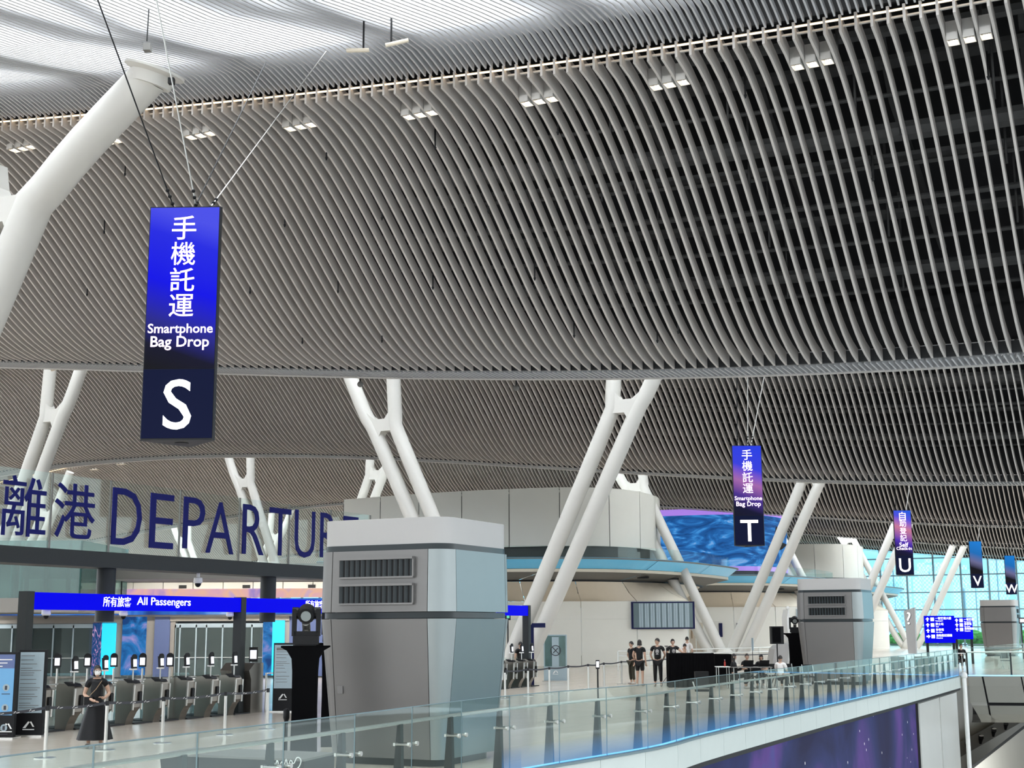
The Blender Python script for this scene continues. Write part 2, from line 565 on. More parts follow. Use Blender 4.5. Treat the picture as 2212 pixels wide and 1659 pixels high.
def text(name, s, size, m, parent, loc, rot=(90, 0, 0), depth=0.01, bold=0.0, align='CENTER', sx=1.0, fit=None):
    cu = bpy.data.curves.new('lettering', 'FONT')
    cu.body = s
    cu.size = size
    cu.offset = bold * size
    cu.align_x = align
    cu.extrude = depth / 2
    cu.resolution_u = 3
    tmp = bpy.data.objects.new('tmp_text', cu)
    col.objects.link(tmp)
    bpy.context.view_layer.update()
    me = bpy.data.meshes.new_from_object(tmp.evaluated_get(bpy.context.evaluated_depsgraph_get()))
    bpy.data.objects.remove(tmp)
    xs = [v.co.x for v in me.vertices]; ys = [v.co.y for v in me.vertices]
    if fit:                                # (width, height) box, centred on the origin
        cx, cy = (min(xs) + max(xs)) / 2, (min(ys) + max(ys)) / 2
        kx = fit[0] / (max(xs) - min(xs)) if fit[0] else None
        ky = fit[1] / (max(ys) - min(ys)) if fit[1] else None
        kx = kx or ky; ky = ky or kx
        for v in me.vertices:
            v.co.x = (v.co.x - cx) * kx
            v.co.y = (v.co.y - cy) * ky
    elif sx != 1:
        for v in me.vertices:
            v.co.x *= sx
    me.materials.clear()
    me.materials.append(MATS[m])
    o = bpy.data.objects.new(name, me)
    col.objects.link(o)
    o.location = loc
    o.rotation_euler = tuple(R(a) for a in rot)
    if parent is not None:
        o.parent = parent
    return o

# ================================================================ THE ROOF
PER = 31.2
U_EDGE, U_TROUGH = 24.0, 32.6
PITCH_F = 0.29
def zt(v):                               # height of the low line of each wave across the hall
    return 10.45 + 2.05 * math.cos(2 * PI * (v + 58) / 116)

def band_prof(s):                        # s 0..1 from the raised edge down to the low line
    return 4.65 * (0.80 * (0.5 + 0.5 * math.cos(PI * s)) + 0.20 * (1 - s))

STRIP = [(1.65, 0.0), (2.6, -0.02), (3.2, 0.08), (5.0, 0.65), (8.0, 1.75), (12.0, 3.15), (16.0, 4.05), (19.0, 4.42), (21.5, 4.98), (22.4, 5.16), (23.1, 5.16), (23.5, 5.06), (23.93, 4.93)]

def louvre(path, thick, depth):
    """one fin: path of (u, z) along its lower edge, hung on edge"""
    mb = MB()
    n = len(path)
    vs = []
    for u, z in path:
        for dv, dz in ((-thick / 2, 0), (thick / 2, 0), (thick / 2, depth), (-thick / 2, depth)):
            vs.append(W(u, dv, z + dz))
    fs = [(3, 2, 1, 0), tuple((n - 1) * 4 + k for k in range(4))]
    for i in range(n - 1):
        for k in range(4):
            k2 = (k + 1) % 4
            fs.append((i * 4 + k, i * 4 + k2, (i + 1) * 4 + k2, (i + 1) * 4 + k))
    mb.add(vs, fs)
    return mb

def deck_slab(k, vmin, vmax):
    """closed roof above one wave, with openings for the roof lights over the strip"""
    mb = MB()
    o = PER * k
    nv = int((vmax - vmin) / 4)
    us = [(-PER + U_TROUGH + 0.0, 1.2), (8, 2.7), (12.2, 3.75), (22.3, 5.75), (U_EDGE + 0.6, 7.2), (U_TROUGH, 5.0)]
    for a, b in zip(us, us[1:]):
        for i in range(nv):
            v0, v1 = vmin + (vmax - vmin) * i / nv, vmin + (vmax - vmin) * (i + 1) / nv
            if a[0] == 12.2:
                continue
            P = [W(a[0] + o, v0, zt(v0) + a[1]), W(b[0] + o, v0, zt(v0) + b[1]), W(b[0] + o, v1, zt(v1) + b[1]), W(a[0] + o, v1, zt(v1) + a[1])]
            mb.hexa([p + Vector((0, 0, 0.0)) for p in P] + [p + Vector((0, 0, 0.3)) for p in P])
    # skewed mullion beams between the roof lights
    v = math.floor(vmin / 4.2) * 4.2
    while v < vmax:
        sk = 3.0
        for (va, vb, w) in ((v, v + sk, 1.05), (v + 4.2, v + 4.2 - 1.1, 0.55)):
            P = [W(12.2 + o, va, zt(va) + 3.75), W(22.3 + o, vb, zt(vb) + 5.75), W(22.3 + o, vb + w, zt(vb + w) + 5.75), W(12.2 + o, va + w, zt(va + w) + 3.75)]
            mb.hexa([p - Vector((0, 0, 0.10)) for p in P] + P)
        v += 4.2
    return mb

BAYS = {0: (-46, 9), 1: (-78, 6), 2: (-112, 4), 3: (-140, 0), 4: (-165, 0)}
nseg = {0: 18, 1: 14, 2: 10, 3: 8, 4: 6}
for k, (vmin, vmax) in BAYS.items():
    o = PER * k
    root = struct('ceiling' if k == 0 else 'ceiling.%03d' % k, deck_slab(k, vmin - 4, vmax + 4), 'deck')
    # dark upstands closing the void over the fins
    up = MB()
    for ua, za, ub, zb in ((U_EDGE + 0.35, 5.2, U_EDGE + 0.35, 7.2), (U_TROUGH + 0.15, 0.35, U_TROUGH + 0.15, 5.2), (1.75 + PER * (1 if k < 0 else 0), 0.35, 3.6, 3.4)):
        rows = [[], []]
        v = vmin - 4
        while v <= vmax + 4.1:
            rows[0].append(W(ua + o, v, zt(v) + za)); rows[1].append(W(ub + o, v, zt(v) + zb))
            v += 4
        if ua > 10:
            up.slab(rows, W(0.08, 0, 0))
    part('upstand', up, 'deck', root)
    # roof-light panes
    pn = MB()
    v = vmin
    while v < vmax:
        P = [W(12.2 + o, v, zt(v) + 3.80), W(22.3 + o, v, zt(v) + 5.80), W(22.3 + o, v + 4, zt(v + 4) + 5.80), W(12.2 + o, v + 4, zt(v + 4) + 3.80)]
        pn.hexa(P + [p + Vector((0, 0, 0.04)) for p in P])
        v += 4
    part('skylight_pane', pn, 'sky_glass', root)
    # fins of the descending band: one mesh, hung again and again
    n = nseg[k]
    fin = louvre([(U_EDGE + o + (U_TROUGH - U_EDGE) * i / n, band_prof(i / n)) for i in range(n + 1)], 0.05, 0.335)
    fin_me = fin.mesh('ceiling_fin', 'fin')
    nv = int((vmax - vmin) / PITCH_F)
    lim = 300 if k <= 1 else 0
    stuff = MB()
    for i in range(nv):
        v = vmax - i * PITCH_F
        q = W(0, v, zt(v))
        if i < lim:
            link('ceiling_fin', fin_me, root, q)
        else:
            stuff.add([Vector(p) + q for p in fin.v], fin.f)
    if stuff.v:
        part('ceiling_fins', stuff, 'fin', root, kind='stuff')
    # close-set slats of the rising strip under the roof lights
    sl = louvre([(u + o, z) for u, z in STRIP], 0.036, 0.13)
    step = PITCH_F / 2 if k <= 2 else PITCH_F
    st = MB()
    for i in range(int((vmax - vmin) / step)):
        v = vmax - i * step + 0.07
        q = W(0, v, zt(v))
        st.add([Vector(p) + q for p in sl.v], sl.f)
    part('strip_slats', st, 'strip_slat', root, kind='stuff')
    # edge rails, low-line trim and the warm cove light
    def run(name, u, dz, w, h, m, step=2.0):
        mb = MB()
        rows = []
        v = vmin
        while v <= vmax + 0.01:
            rows.append([W(u + o, v, zt(v) + dz), W(u + o + w, v, zt(v) + dz)])
            v += step
        mb.slab(rows, (0, 0, h))
        part(name, mb, m, root)
    run('edge_rail', U_EDGE + 0.05, 4.90, 0.05, 0.035, 'trim')
    run('edge_rail', U_EDGE + 0.16, 4.81, 0.05, 0.035, 'trim')
    run('cove_light', U_EDGE + 0.01, 4.885, 0.035, 0.02, 'cove')
    run('low_rail', U_TROUGH + 0.02, 0.02, 0.10, 0.28, 'darkgrey')
    run('low_rail', U_TROUGH + 1.15, -0.06, 0.06, 0.04, 'trim')

# gear in the dark void above the fins
def gear_runs(k, vmin, vmax):
    o = PER * k
    def seg(u, dz, v0, v1, r, m='gear', sq=False):
        mb = MB()
        pts = []
        n = max(2, int((v1 - v0) / 3))
        for i in range(n + 1):
            v = v0 + (v1 - v0) * i / n
            pts.append(W(u + o, v, zt(v) + dz))
        if sq:
            mb.slab([[p, p + W(0.5, 0, 0)] for p in pts], (0, 0, 0.1))
        else:
            mb.tube(pts, r, 8)
        return mb
    grp = 'services above the fins'
    specs = [(25.2, 6.0, 0.09, 'pipe'), (26.4, 5.6, 0.16, 'pipe'), (27.4, 4.6, 0.05, 'pipe'), (28.0, 4.0, 0.22, 'duct'), (28.9, 3.6, 0.06, 'pipe'), (29.8, 3.1, 0.07, 'pipe'), (30.6, 2.4, 0.05, 'pipe'), (31.3, 1.9, 0.16, 'duct'), (32.1, 1.6, 0.05, 'pipe')]
    for i, (u, dz, r, nm) in enumerate(specs):
        part(nm, seg(u, dz, vmin, vmax, r), 'gear', void)
    for u, dz in ((27.0, 5.2), (29.3, 3.9), (30.2, 2.9)):
        part('cable_tray', seg(u, dz, vmin, vmax, 0, sq=True), 'gear', void)
    v = vmax
    j = 0
    while v > vmin:
        mb = MB()
        mb.tube([W(24.6 + o, v, zt(v) + 6.4), W(28.5 + o, v - 0.3, zt(v) + 4.9), W(32.4 + o, v, zt(v) + 2.6)], 0.10, 6)
        part('truss_beam', mb, 'gear', void)
        mb = MB()
        for q in range(5):
            uu = 25.5 + q * 1.5
            mb.tube([W(uu + o, v - 0.8, zt(v) + 6.6 - q * 0.7), W(uu + o, v - 0.8, zt(v) + 4.9 - q * 0.85)], 0.03, 5)
        part('hanger_rods', mb, 'gear', void, kind='stuff')
        v -= 2.7
void = sroot('ceiling_void', label='dark ceiling void with pipes, ducts and trays above the fins')
gear_runs(0, -22, 9)
gear_runs(1, -30, 4)

# ---------------------------------------------------------------- triple downlights at the raised edge
def make_downlight():
    t = thing('downlight', 'x', 'light')
    for q in range(3):
        a = (q - 1) * PITCH_F
        h = MB()
        g = 0.105
        M = Matrix.Translation(V3(a)) @ ROT26
        h.box((-g, -0.16, 0.0), (g, -0.15, 0.36), 0, M); h.box((-g, 0.15, 0.0), (g, 0.16, 0.36), 0, M)
        h.box((-g, -0.16, 0.0), (-g + 0.01, 0.16, 0.36), 0, M); h.box((g - 0.01, -0.16, 0.0), (g, 0.16, 0.36), 0, M)
        h.box((-g, -0.16, 0.14), (g, 0.16, 0.36), 0, M)
        hs = part('housing', h, 'trim', t)
        l = MB(); l.ball((0, 0, 0), (0.055, 0.055, 0.045), 10, 6, 0, None)
        l.v = [tuple(M @ (Vector(p) + Vector((0.0, 0.04, 0.07)))) for p in l.v]
        part('lamp', l, 'lens', hs)
        r = MB(); r.box((-0.09, -0.14, 0.02), (0.09, -0.05, 0.13), 0, M)
        part('reflector', r, 'reflector', hs)
    return t
ROT26 = Matrix.Rotation(-R(26), 4, 'Z')
def V3(a): return W(0, a, 0)
dl = make_downlight()
first = True
def edge_v(px, k):                       # v on the raised edge of bay k under image column px
    u = U_EDGE + 1.0 + PER * k
    x = (px - 1106) / FPX
    Y = u / (x * SA + CA)
    return x * Y * CA - Y * SA
rows0 = [5, 190, 402, 635, 885, 1163, 1465, 1800, 2160]
n_in_row = ['the big white branch', 'S sign', 'T sign']
for i, px in enumerate(rows0):
    v = round(edge_v(px, 0) / PITCH_F) * PITCH_F + 0.145
    q = W(U_EDGE + 0.85, v, zt(v) + band_prof(0.1) - 0.02)
    lab = ['triple downlight under the nearest fin edge, cut by the frame beside the white branch', 'triple downlight on the nearest fin edge just past the big white branch', 'triple downlight on the nearest fin edge, straight above the S sign and its dark cable', 'triple downlight on the nearest fin edge, next past the S sign cables', 'triple downlight on the nearest fin edge, fifth from the white branch end', 'triple downlight on the nearest fin edge, sixth from the white branch end', 'triple downlight on the nearest fin edge, where dark void first shows between fins', 'triple downlight on the nearest fin edge, second from the void end', 'triple downlight on the nearest fin edge, last one at the void end'][i]
    if first:
        dl.location = q; dl['label'] = lab; first = False; d = dl
    else:
        d = dup(dl, q, 0, lab)
    d['group'] = 'triple downlights on the nearest fin edge'
for k, n, v0 in ((1, 12, 2.0), (1, 5, -45.0), (2, 14, -50.0)):
    for i in range(n):
        v = v0 - i * 2.9
        v = round(v / PITCH_F) * PITCH_F + 0.145
        d = dup(dl, W(U_EDGE + PER * k + 0.85, v, zt(v) + band_prof(0.1) - 0.02), 0, 'small triple downlight among the distant ceiling fins, beyond the nearest wave')
        d['group'] = 'distant triple downlights'

# sprinkler drops among the fins of the nearest wave
spr = [(940, 318), (1205, 285), (705, 340), (825, 470), (1055, 455), (1300, 430), (615, 485), (50, 500), (225, 500), (270, 375), (540, 630), (730, 628), (935, 620), (1155, 600), (28, 635), (188, 635), (653, 738), (825, 735), (1240, 724), (1465, 715), (1420, 735), (1885, 385), (1610, 205), (2135, 165), (1945, 290)]
for i, (px, py) in enumerate(spr):
    d = ray(px, py)
    best = None
    for j in range(200):
        u = U_EDGE + 0.3 + j * (U_TROUGH - U_EDGE - 0.4) / 200
        kk = u / (d.x * SA + d.y * CA)
        p = EYE + d * kk
        v = p.x * CA - p.y * SA
        h = zt(v) + band_prof((u - U_EDGE) / (U_TROUGH - U_EDGE)) - 0.12
        if best is None or abs(p.z - h) < best[0]:
            best = (abs(p.z - h), p, v)
    p = best[1]
    mb = MB()
    mb.tube([(0, 0, 0.5), (0, 0, 0)], 0.018, 6)
    mb.tube([(0, 0, 0.0), (0, 0, -0.07)], [0.035, 0.012], 8)
    o_ = link('sprinkler', mb.mesh('sprinkler', 'black'), None, p) if i == 0 else link('sprinkler', spr_me, None, p)
    if i == 0: spr_me = o_.data
    tag(o_, 'small dark sprinkler drop poking between the fins of the nearest wave', 'sprinkler', 'sprinkler drops in the nearest wave')

# ================================================================ WHITE TREE COLUMNS
def arm_mesh(sgn, near=False):
    """two parallel tubes from the foot, bridged high up, then two branches"""
    def P(t, z, du=0.0): return W(du, sgn * t, z)
    mb = MB()
    z0 = 0.0
    inner = [P(-0.02, 0.0), P(0.85, 1.9), P(4.86, 10.3), P(5.16, 11.2), P(5.28, 12.6), P(5.4, 14.6)]
    outer = [P(0.55, 0.0), P(1.75, 1.9), P(5.98, 10.3), P(6.45, 11.1), P(6.95, 12.0), P(7.7, 13.6), P(8.1, 14.4)]
    rad = 0.39 if near else 0.32
    if near:
        inner = inner[:3] + [P(4.6, 11.8), P(3.4, 14.6)]
        outer = outer[:4] + [P(7.6, 12.15), P(9.4, 13.45)]
    mb.tube(smooth_path(inner, 22), rad, 16)
    mb.tube(smooth_path(outer, 26), rad, 16)
    return mb
def bridge_mesh(sgn):
    def P(t, z, du): return W(du, sgn * t, z)
    mb = MB()
    # waisted web between the tubes
    th = 0.26
    poly = [(4.80, 10.25), (5.10, 10.78), (5.78, 10.78), (6.02, 10.30), (6.5, 11.0), (6.95, 11.95), (6.50, 11.6), (6.12, 11.32), (5.62, 11.32), (5.38, 11.65), (5.28, 12.2), (5.05, 11.2)]
    n = len(poly)
    vs = [P(t, z, -th) for t, z in poly] + [P(t, z, th) for t, z in poly]
    fs = [tuple(range(n)), tuple(range(2 * n - 1, n - 1, -1))] + [(i, n + i, n + (i + 1) % n, (i + 1) % n) for i in range(n)]
    mb.add(vs, fs)
    return mb
arm_me = {s: arm_mesh(s).mesh('tree_arm', 'column', True) for s in (-1, 1)}
arm_near = {s: arm_mesh(s, True).mesh('tree_arm', 'column', True) for s in (-1, 1)}
brg_me = {s: bridge_mesh(s).mesh('arm_web', 'column') for s in (-1, 1)}
foot = MB(); foot.lathe([(0.85, 0.0), (0.85, 0.12), (0.75, 0.5), (0.45, 0.95)], 24)
foot_me = foot.mesh('foot', 'column', True)
cap = MB()
capc = W(0, 8.35, 13.62)
TV = -25.8
TREES = [(0, 0, 'huge white tree column whose arm crosses the top corner beside the S sign'),
         (1, 0, 'large white V-shaped tree column rising behind the nearest grey kiosk'),
         (2, 0, 'white V-shaped tree column standing on the floor behind the black draped desk'),
         (3, 0, 'white V-shaped tree column behind the second grey kiosk and the U sign'),
         (4, 0, 'farthest white tree column, before the glazed end wall'),
         (1, -1, 'white tree column above the navy Chinese characters on the glass'),
         (2, -1, 'white tree column seen through the glass behind the ARTU letters'),
         (3, -1, 'white tree column seen small above the second beam bay, behind the S sign letters'),
         (3, -2, 'small distant white tree column low behind the PA letters on the glass'),
         (2, -2, 'distant white tree column low behind the first navy characters'),
         (4, -1, 'faint distant white tree column behind the white rotunda')]
for (k, j, lab) in TREES:
    u, v = 20.5 + PER * k, TV + PER * j - (1.8 if k == 0 else 0)
    base = W(u, v, 0)
    t = thing('tree_column', lab, 'column', base, 0, 'white tree columns')
    dz = zt(v) - 9.93
    for s in (-1, 1):
        a = link('tree_arm', (arm_me if k else arm_near)[s], t, (0, 0, 0))
        a.scale = (1, 1, 1 + (dz / 14.4 if k else 0))
        b = link('arm_web', brg_me[s], t, (0, 0, 0)); b.scale = a.scale
    link('foot', foot_me, t)
    if (k, j) == (0, 0):
        c = MB()
        cc = W(0, 9.5, 13.50)
        nrm = W(0.0, 0.35, 1).normalized()
        M = nrm.to_track_quat('Z', 'Y').to_matrix().to_4x4()
        c.lathe([(0.40, -0.28), (0.46, -0.06), (0.62, 0.0), (0.62, 0.05), (0.5, 0.06)], 28)
        c.v = [tuple((M @ Vector(p)) + cc) for p in c.v]
        part('capital', c, 'column', t, smooth=True)
        b = MB(); b.box((-0.06, -0.06, -0.12), (0.06, 0.06, 0.0)); b.v = [tuple(Vector(p) + cc + Vector((0.45, -0.35, -0.28))) for p in b.v]
        part('bracket', b, 'black', t)

# ================================================================ FLOORS, WALLS, END GLAZING
# line of the glass balustrade (slab edge), on the upper floor
EDGE = [(-8.6, 1.0), (-6.4, 6.0), tuple(fl(0, 1634, 1.22)[:2]), tuple(fl(740, 1545, 1.22)[:2]), tuple(fl(1085, 1504, 1.22)[:2])]
EDGE += [tuple(fl(px, py, 0.0)[:2]) for px, py in ((1400, 1620), (1500, 1594), (1620, 1565), (1840, 1514), (1960, 1487), (2070, 1461))]
EDGE3 = [Vector((x, y, 0)) for x, y in EDGE]
fe = smooth_path(EDGE3, 60)
CORNER = fe[-1]
fm = MB()
bridge_dir = Vector((0.97, -0.24, 0))
BR0 = CORNER
BR1 = CORNER + bridge_dir * 40
left = [W(-60, -170), W(166, -170)]
right_far = [W(166, 40), BR1 + Vector((0, 3, 0)), BR1]
poly = fe + [BR1, BR1 + Vector((3, 14, 0)), W(166, 60), W(166, -170), W(-40, -170), Vector((-9, -30, 0))]
fm.prism([(p.x, p.y) for p in poly], -0.42, 0.0)
struct('floor', fm, 'floor_stone', label='polished beige stone floor of the departures level')
lf = MB(); lf.box((-30, -30, -6.4), (90, 160, -6.2))
struct('floor_lower', lf, 'lower_wall')
og = MB(); og.box((-3000, 150, -9.0), (5000, 7000, -8.8)); og.box((-3000, -400, -9.0), (5000, 150, -8.8))
struct('ground_outside', og, 'ground')

# fascia under the slab edge, in panels
fas = sroot('trim_1', label='pale panelled fascia along the slab edge under the glass')
fp = smooth_path(EDGE3, 41)
def offs(P, d):
    out = []
    for i, p in enumerate(P):
        t = (P[min(i + 1, len(P) - 1)] - P[max(i - 1, 0)]); t.z = 0; t.normalize()
        out.append(p + Vector((t.y, -t.x, 0)) * d)
    return out
fo, fi = offs(fp, 0.12), offs(fp, 0.02)
for i in range(len(fp) - 1):
    if fo[i + 1].y < 9: continue
    a, b = fo[i].lerp(fo[i + 1], 0.004), fo[i].lerp(fo[i + 1], 0.996)
    c, d = fi[i].lerp(fi[i + 1], 0.004), fi[i].lerp(fi[i + 1], 0.996)
    mb = MB(); up = Vector((0, 0, 1))
    mb.hexa([a - up * 0.50, b - up * 0.50, d - up * 0.50, c - up * 0.50, a, b, d, c])
    link('fascia_panel', mb.mesh('fascia_panel', 'fascia'), fas)
def ribbon(name, d0, d1, z0, z1, m, n=60, parent=None, i0=0, i1=None, kind=None):
    P = smooth_path(EDGE3, n)
    A, B = offs(P, d0), offs(P, d1)
    i1 = n if i1 is None else i1
    mb = MB()
    rows = [[A[i] + Vector((0, 0, z0)) for i in range(i0, i1)], [B[i] + Vector((0, 0, z0)) for i in range(i0, i1)]]
    mb.slab(rows, (0, 0, z1 - z0))
    return part(name, mb, m, parent)
ribbon('drip_edge', 0.02, 0.16, 0.0, 0.04, 'mullion', parent=fas)
ribbon('shadow_gap', -0.25, 0.05, -0.62, -0.42, 'black', parent=fas)
# lower wall with the star screen
wl = sroot('wall_atrium', label='white wall of the lower level beneath the slab edge')
ribbon('wall_face', -0.5, -0.16, -6.3, -0.62, 'lower_wall', parent=wl)
SP = smooth_path(EDGE3, 240)
so = offs(SP, 0.0)
def idx_at_px(px):
    best = min(range(len(SP)), key=lambda i: abs(px - (IMW / 2 + FPX * (CAMROT.transposed() @ (Vector((so[i].x, so[i].y, -2.5)) - EYE)).x / -(CAMROT.transposed() @ (Vector((so[i].x, so[i].y, -2.5)) - EYE)).z)))
    return best
i_end = idx_at_px(1990)
sc_ = thing('led_wall_screen', 'long curved LED wall screen showing a purple starry sky below the slab edge', 'screen')
mb = MB()
A, B = offs(SP, -0.14), offs(SP, -0.04)
r = range(40, i_end + 1)
mb.slab([[A[i] + Vector((0, 0, -4.6)) for i in r], [A[i] + Vector((0, 0, -0.64)) for i in r]], (0.02, 0, 0))
part('display', mb, 'led_stars', sc_)
mb = MB(); mb.slab([[A[i] + Vector((0.02, 0, -4.8)) for i in r], [A[i] + Vector((0.02, 0, -4.6)) for i in r]], (0.05, 0, 0))
q = A[i_end]; mb.box((q.x, q.y, -4.8), (q.x + 0.12, q.y + 0.08, -0.64))
part('screen_frame', mb, 'black', sc_)
# white panels right of the screen
n_p = 2
rr = [i_end + 2 + int((239 - i_end - 2) * j / n_p) for j in range(n_p + 1)]
for a, b in zip(rr, rr[1:]):
    mb = MB(); r = range(a, b)
    mb.slab([[A[i] + Vector((0.0, 0, -6.2)) for i in r], [A[i] + Vector((0.0, 0, -0.7)) for i in r]], (0.06, -0.03, 0))
    link('wall_panel', mb.mesh('wall_panel', 'lower_wall'), wl)
# round corner pipe
pp = MB(); cx = CORNER + Vector((0.15, -0.35, 0)); pp.tube([cx + Vector((0, 0, -6.2)), cx + Vector((0, 0, 0.02))], 0.10, 12); pp.ball(cx + Vector((0, 0, 0.05)), 0.16)
tag(part('corner_post', pp, 'white', smooth=True), 'slim white pipe post with a ball top where the slab edge meets the footbridge', 'post')

# far end glazed wall
UF = 163.0
gw = sroot('wall_end_glass', label='glazed end wall of the hall')
mb = MB()
vs_ = [-215 + 3.0 * i for i in range(90)]
for v in vs_:
    mb.hexa([W(UF, v, 0), W(UF, v + 0.16, 0), W(UF + 0.4, v + 0.16, 0), W(UF + 0.4, v, 0), W(UF, v, 19), W(UF, v + 0.16, 19), W(UF + 0.4, v + 0.16, 19), W(UF + 0.4, v, 19)])
part('mullions', mb, 'mullion', gw, kind='stuff')
for j in range(9):
    z = 0.1 + 1.95 * j
    mb = MB()
    mb.hexa([W(UF, -215, z), W(UF, 55, z), W(UF + 0.15, 55, z), W(UF + 0.15, -215, z), W(UF, -215, z + 0.13), W(UF, 55, z + 0.13), W(UF + 0.15, 55, z + 0.13), W(UF + 0.15, -215, z + 0.13)])
    link('transom', mb.mesh('transom', 'mullion'), gw)
mb = MB()
mb.hexa([W(UF + 0.2, -215, 0), W(UF + 0.2, 55, 0), W(UF + 0.22, 55, 0), W(UF + 0.22, -215, 0), W(UF + 0.2, -215, 19), W(UF + 0.2, 55, 19), W(UF + 0.22, 55, 19), W(UF + 0.22, -215, 19)])
part('glazing', mb, 'facade_glass', gw)

# outside: bank of shrubs, towers, hills
def terrain():
    mb = MB()
    rows = []
    for j in range(14):
        y = 2600 + j * 150
        row = []
        for i in range(60):
            x = -1600 + i * 90
            h = (noise.noise(Vector((x * 0.0011, y * 0.0009, 0.3))) * 0.55 + 0.75) * 300 * min(1, j / 8)
            h += noise.noise(Vector((x * 0.005, y * 0.004, 2))) * 35 * min(1, j / 4)
            row.append((x, y, h - 12))
        rows.append(row)
    mb.grid(rows)
    return mb
o_ = struct('hills', terrain(), 'hill', True, label='hillside with blue-green haze in its colour far beyond the end glass')
tw_me = []
for w_, h_, n_ in ((17, 92, 0), (13, 104, 1), (21, 80, 2)):
    mb = MB()
    for q in range(3):
        mb.box((-w_ * 1.3 + q * w_ * 0.9, -5 - (q % 2) * 4, 0), (-w_ * 1.3 + q * w_ * 0.9 + w_ * 0.75, 9, h_ - (q % 2) * 5))
    mb.box((-w_ * 0.5, -3, h_), (w_ * 0.2, 4, h_ + 6))
    tw_me.append(mb.mesh('tower', 'tower_wall'))
random.seed(5)
names_t = ['slab of white apartment towers in hazy distance beyond the end glass']
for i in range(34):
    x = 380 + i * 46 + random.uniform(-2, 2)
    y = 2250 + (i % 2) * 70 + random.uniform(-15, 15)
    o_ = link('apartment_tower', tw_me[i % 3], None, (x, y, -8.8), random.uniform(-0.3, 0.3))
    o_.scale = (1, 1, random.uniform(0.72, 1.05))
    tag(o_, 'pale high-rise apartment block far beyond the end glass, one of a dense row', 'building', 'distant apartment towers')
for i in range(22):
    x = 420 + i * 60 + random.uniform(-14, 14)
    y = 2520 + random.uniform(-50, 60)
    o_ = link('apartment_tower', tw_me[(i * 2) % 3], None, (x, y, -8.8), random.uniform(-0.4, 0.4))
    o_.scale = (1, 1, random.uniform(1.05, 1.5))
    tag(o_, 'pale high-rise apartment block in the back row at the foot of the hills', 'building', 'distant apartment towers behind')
mb = MB()
for i in range(500):
    v = random.uniform(-60, 40)
    c = W(UF + 4 + random.uniform(0, 5), v, 0.2 + random.uniform(0, 1.0))
    r_ = random.uniform(0.5, 1.0)
    mb.ball(c, (r_, r_, r_ * 0.7), 6, 4)
tag(part('shrubs', mb, 'green'), 'low green hedge just outside the end glass', 'hedge', kind='stuff')

# ================================================================ GLASS BALUSTRADE
bal = thing('glass_balustrade', 'long frameless glass balustrade with steel handrail along the slab edge', 'railing')
LEN = sum((b - a).length for a, b in zip(fe, fe[1:]))
NP = int(LEN / 1.62)
# align the joints on the photograph's panel joint at the nearest kiosk
bp = smooth_path(EDGE3, NP + 1)
gm = offs(bp, 0.03)
for i in range(NP):
    a, b = gm[i].lerp(gm[i + 1], 0.006), gm[i].lerp(gm[i + 1], 0.994)
    if b.y < 7: continue
    t = (b - a).normalized(); nrm = Vector((t.y, -t.x, 0)) * 0.009
    mb = MB(); zt_ = Vector((0, 0, 1.22)); zb = Vector((0, 0, 0.03))
    mb.hexa([a - nrm + zb, b - nrm + zb, b + nrm + zb, a + nrm + zb, a - nrm + zt_, b - nrm + zt_, b + nrm + zt_, a + nrm + zt_])
    g_ = link('glass_panel', mb.mesh('glass_panel', 'rail_glass'), bal)
    # thin bright polished edge at the joint
    mb = MB(); mb.box((-0.007, -0.010, 0.03), (0.007, 0.010, 1.22)); mb.v = [tuple(Vector(p) + b) for p in mb.v]
    link('panel_edge', mb.mesh('panel_edge', 'mullion'), bal)
P = smooth_path(EDGE3, 160)
mb = MB(); mb.tube([p + Vector((0, 0, 1.0)) for p in offs(P, -0.16)][10:], 0.027, 8)
part('handrail', mb, 'steel', bal, smooth=True)
mb = MB(); mb.tube([p + Vector((0, 0, 1.22)) for p in offs(P, 0.03)][10:], 0.008, 4)
part('top_edge', mb, 'mullion', bal)
po = offs(smooth_path(EDGE3, NP + 1), -0.16)
post = MB()
post.hexa([(-0.10, -0.045, 0), (0.06, -0.045, 0), (0.06, 0.045, 0), (-0.10, 0.045, 0), (-0.02, -0.045, 0.98), (0.03, -0.045, 0.98), (0.03, 0.045, 0.98), (-0.02, 0.045, 0.98)])
post_me = post.mesh('post', 'beam')
fit = MB()
for s in (-0.12, 0.12):
    fit.tube([(-0.02, s, 0.72), (0.20, s, 0.72)], 0.016, 8)
    fit.tube([(0.19, s, 0.72), (0.225, s, 0.72)], 0.032, 10)
fit.box((-0.03, -0.14, 0.70), (0.0, 0.14, 0.74))
fit_me = fit.mesh('clamp', 'steel', True)
for i in range(1, NP):
    if po[i].y < 8: continue
    t = (po[i + 1] - po[i - 1]); ang = math.atan2(t.y, t.x) - PI / 2
    q = link('post', post_me, bal, po[i], ang)
    link('clamp', fit_me, bal, po[i], ang)
# blue light line at the foot of the glass
lm = ribbon('foot_light', -0.06, 0.02, 0.005, 0.05, 'blue_glow', 80, bal, 26, 80)

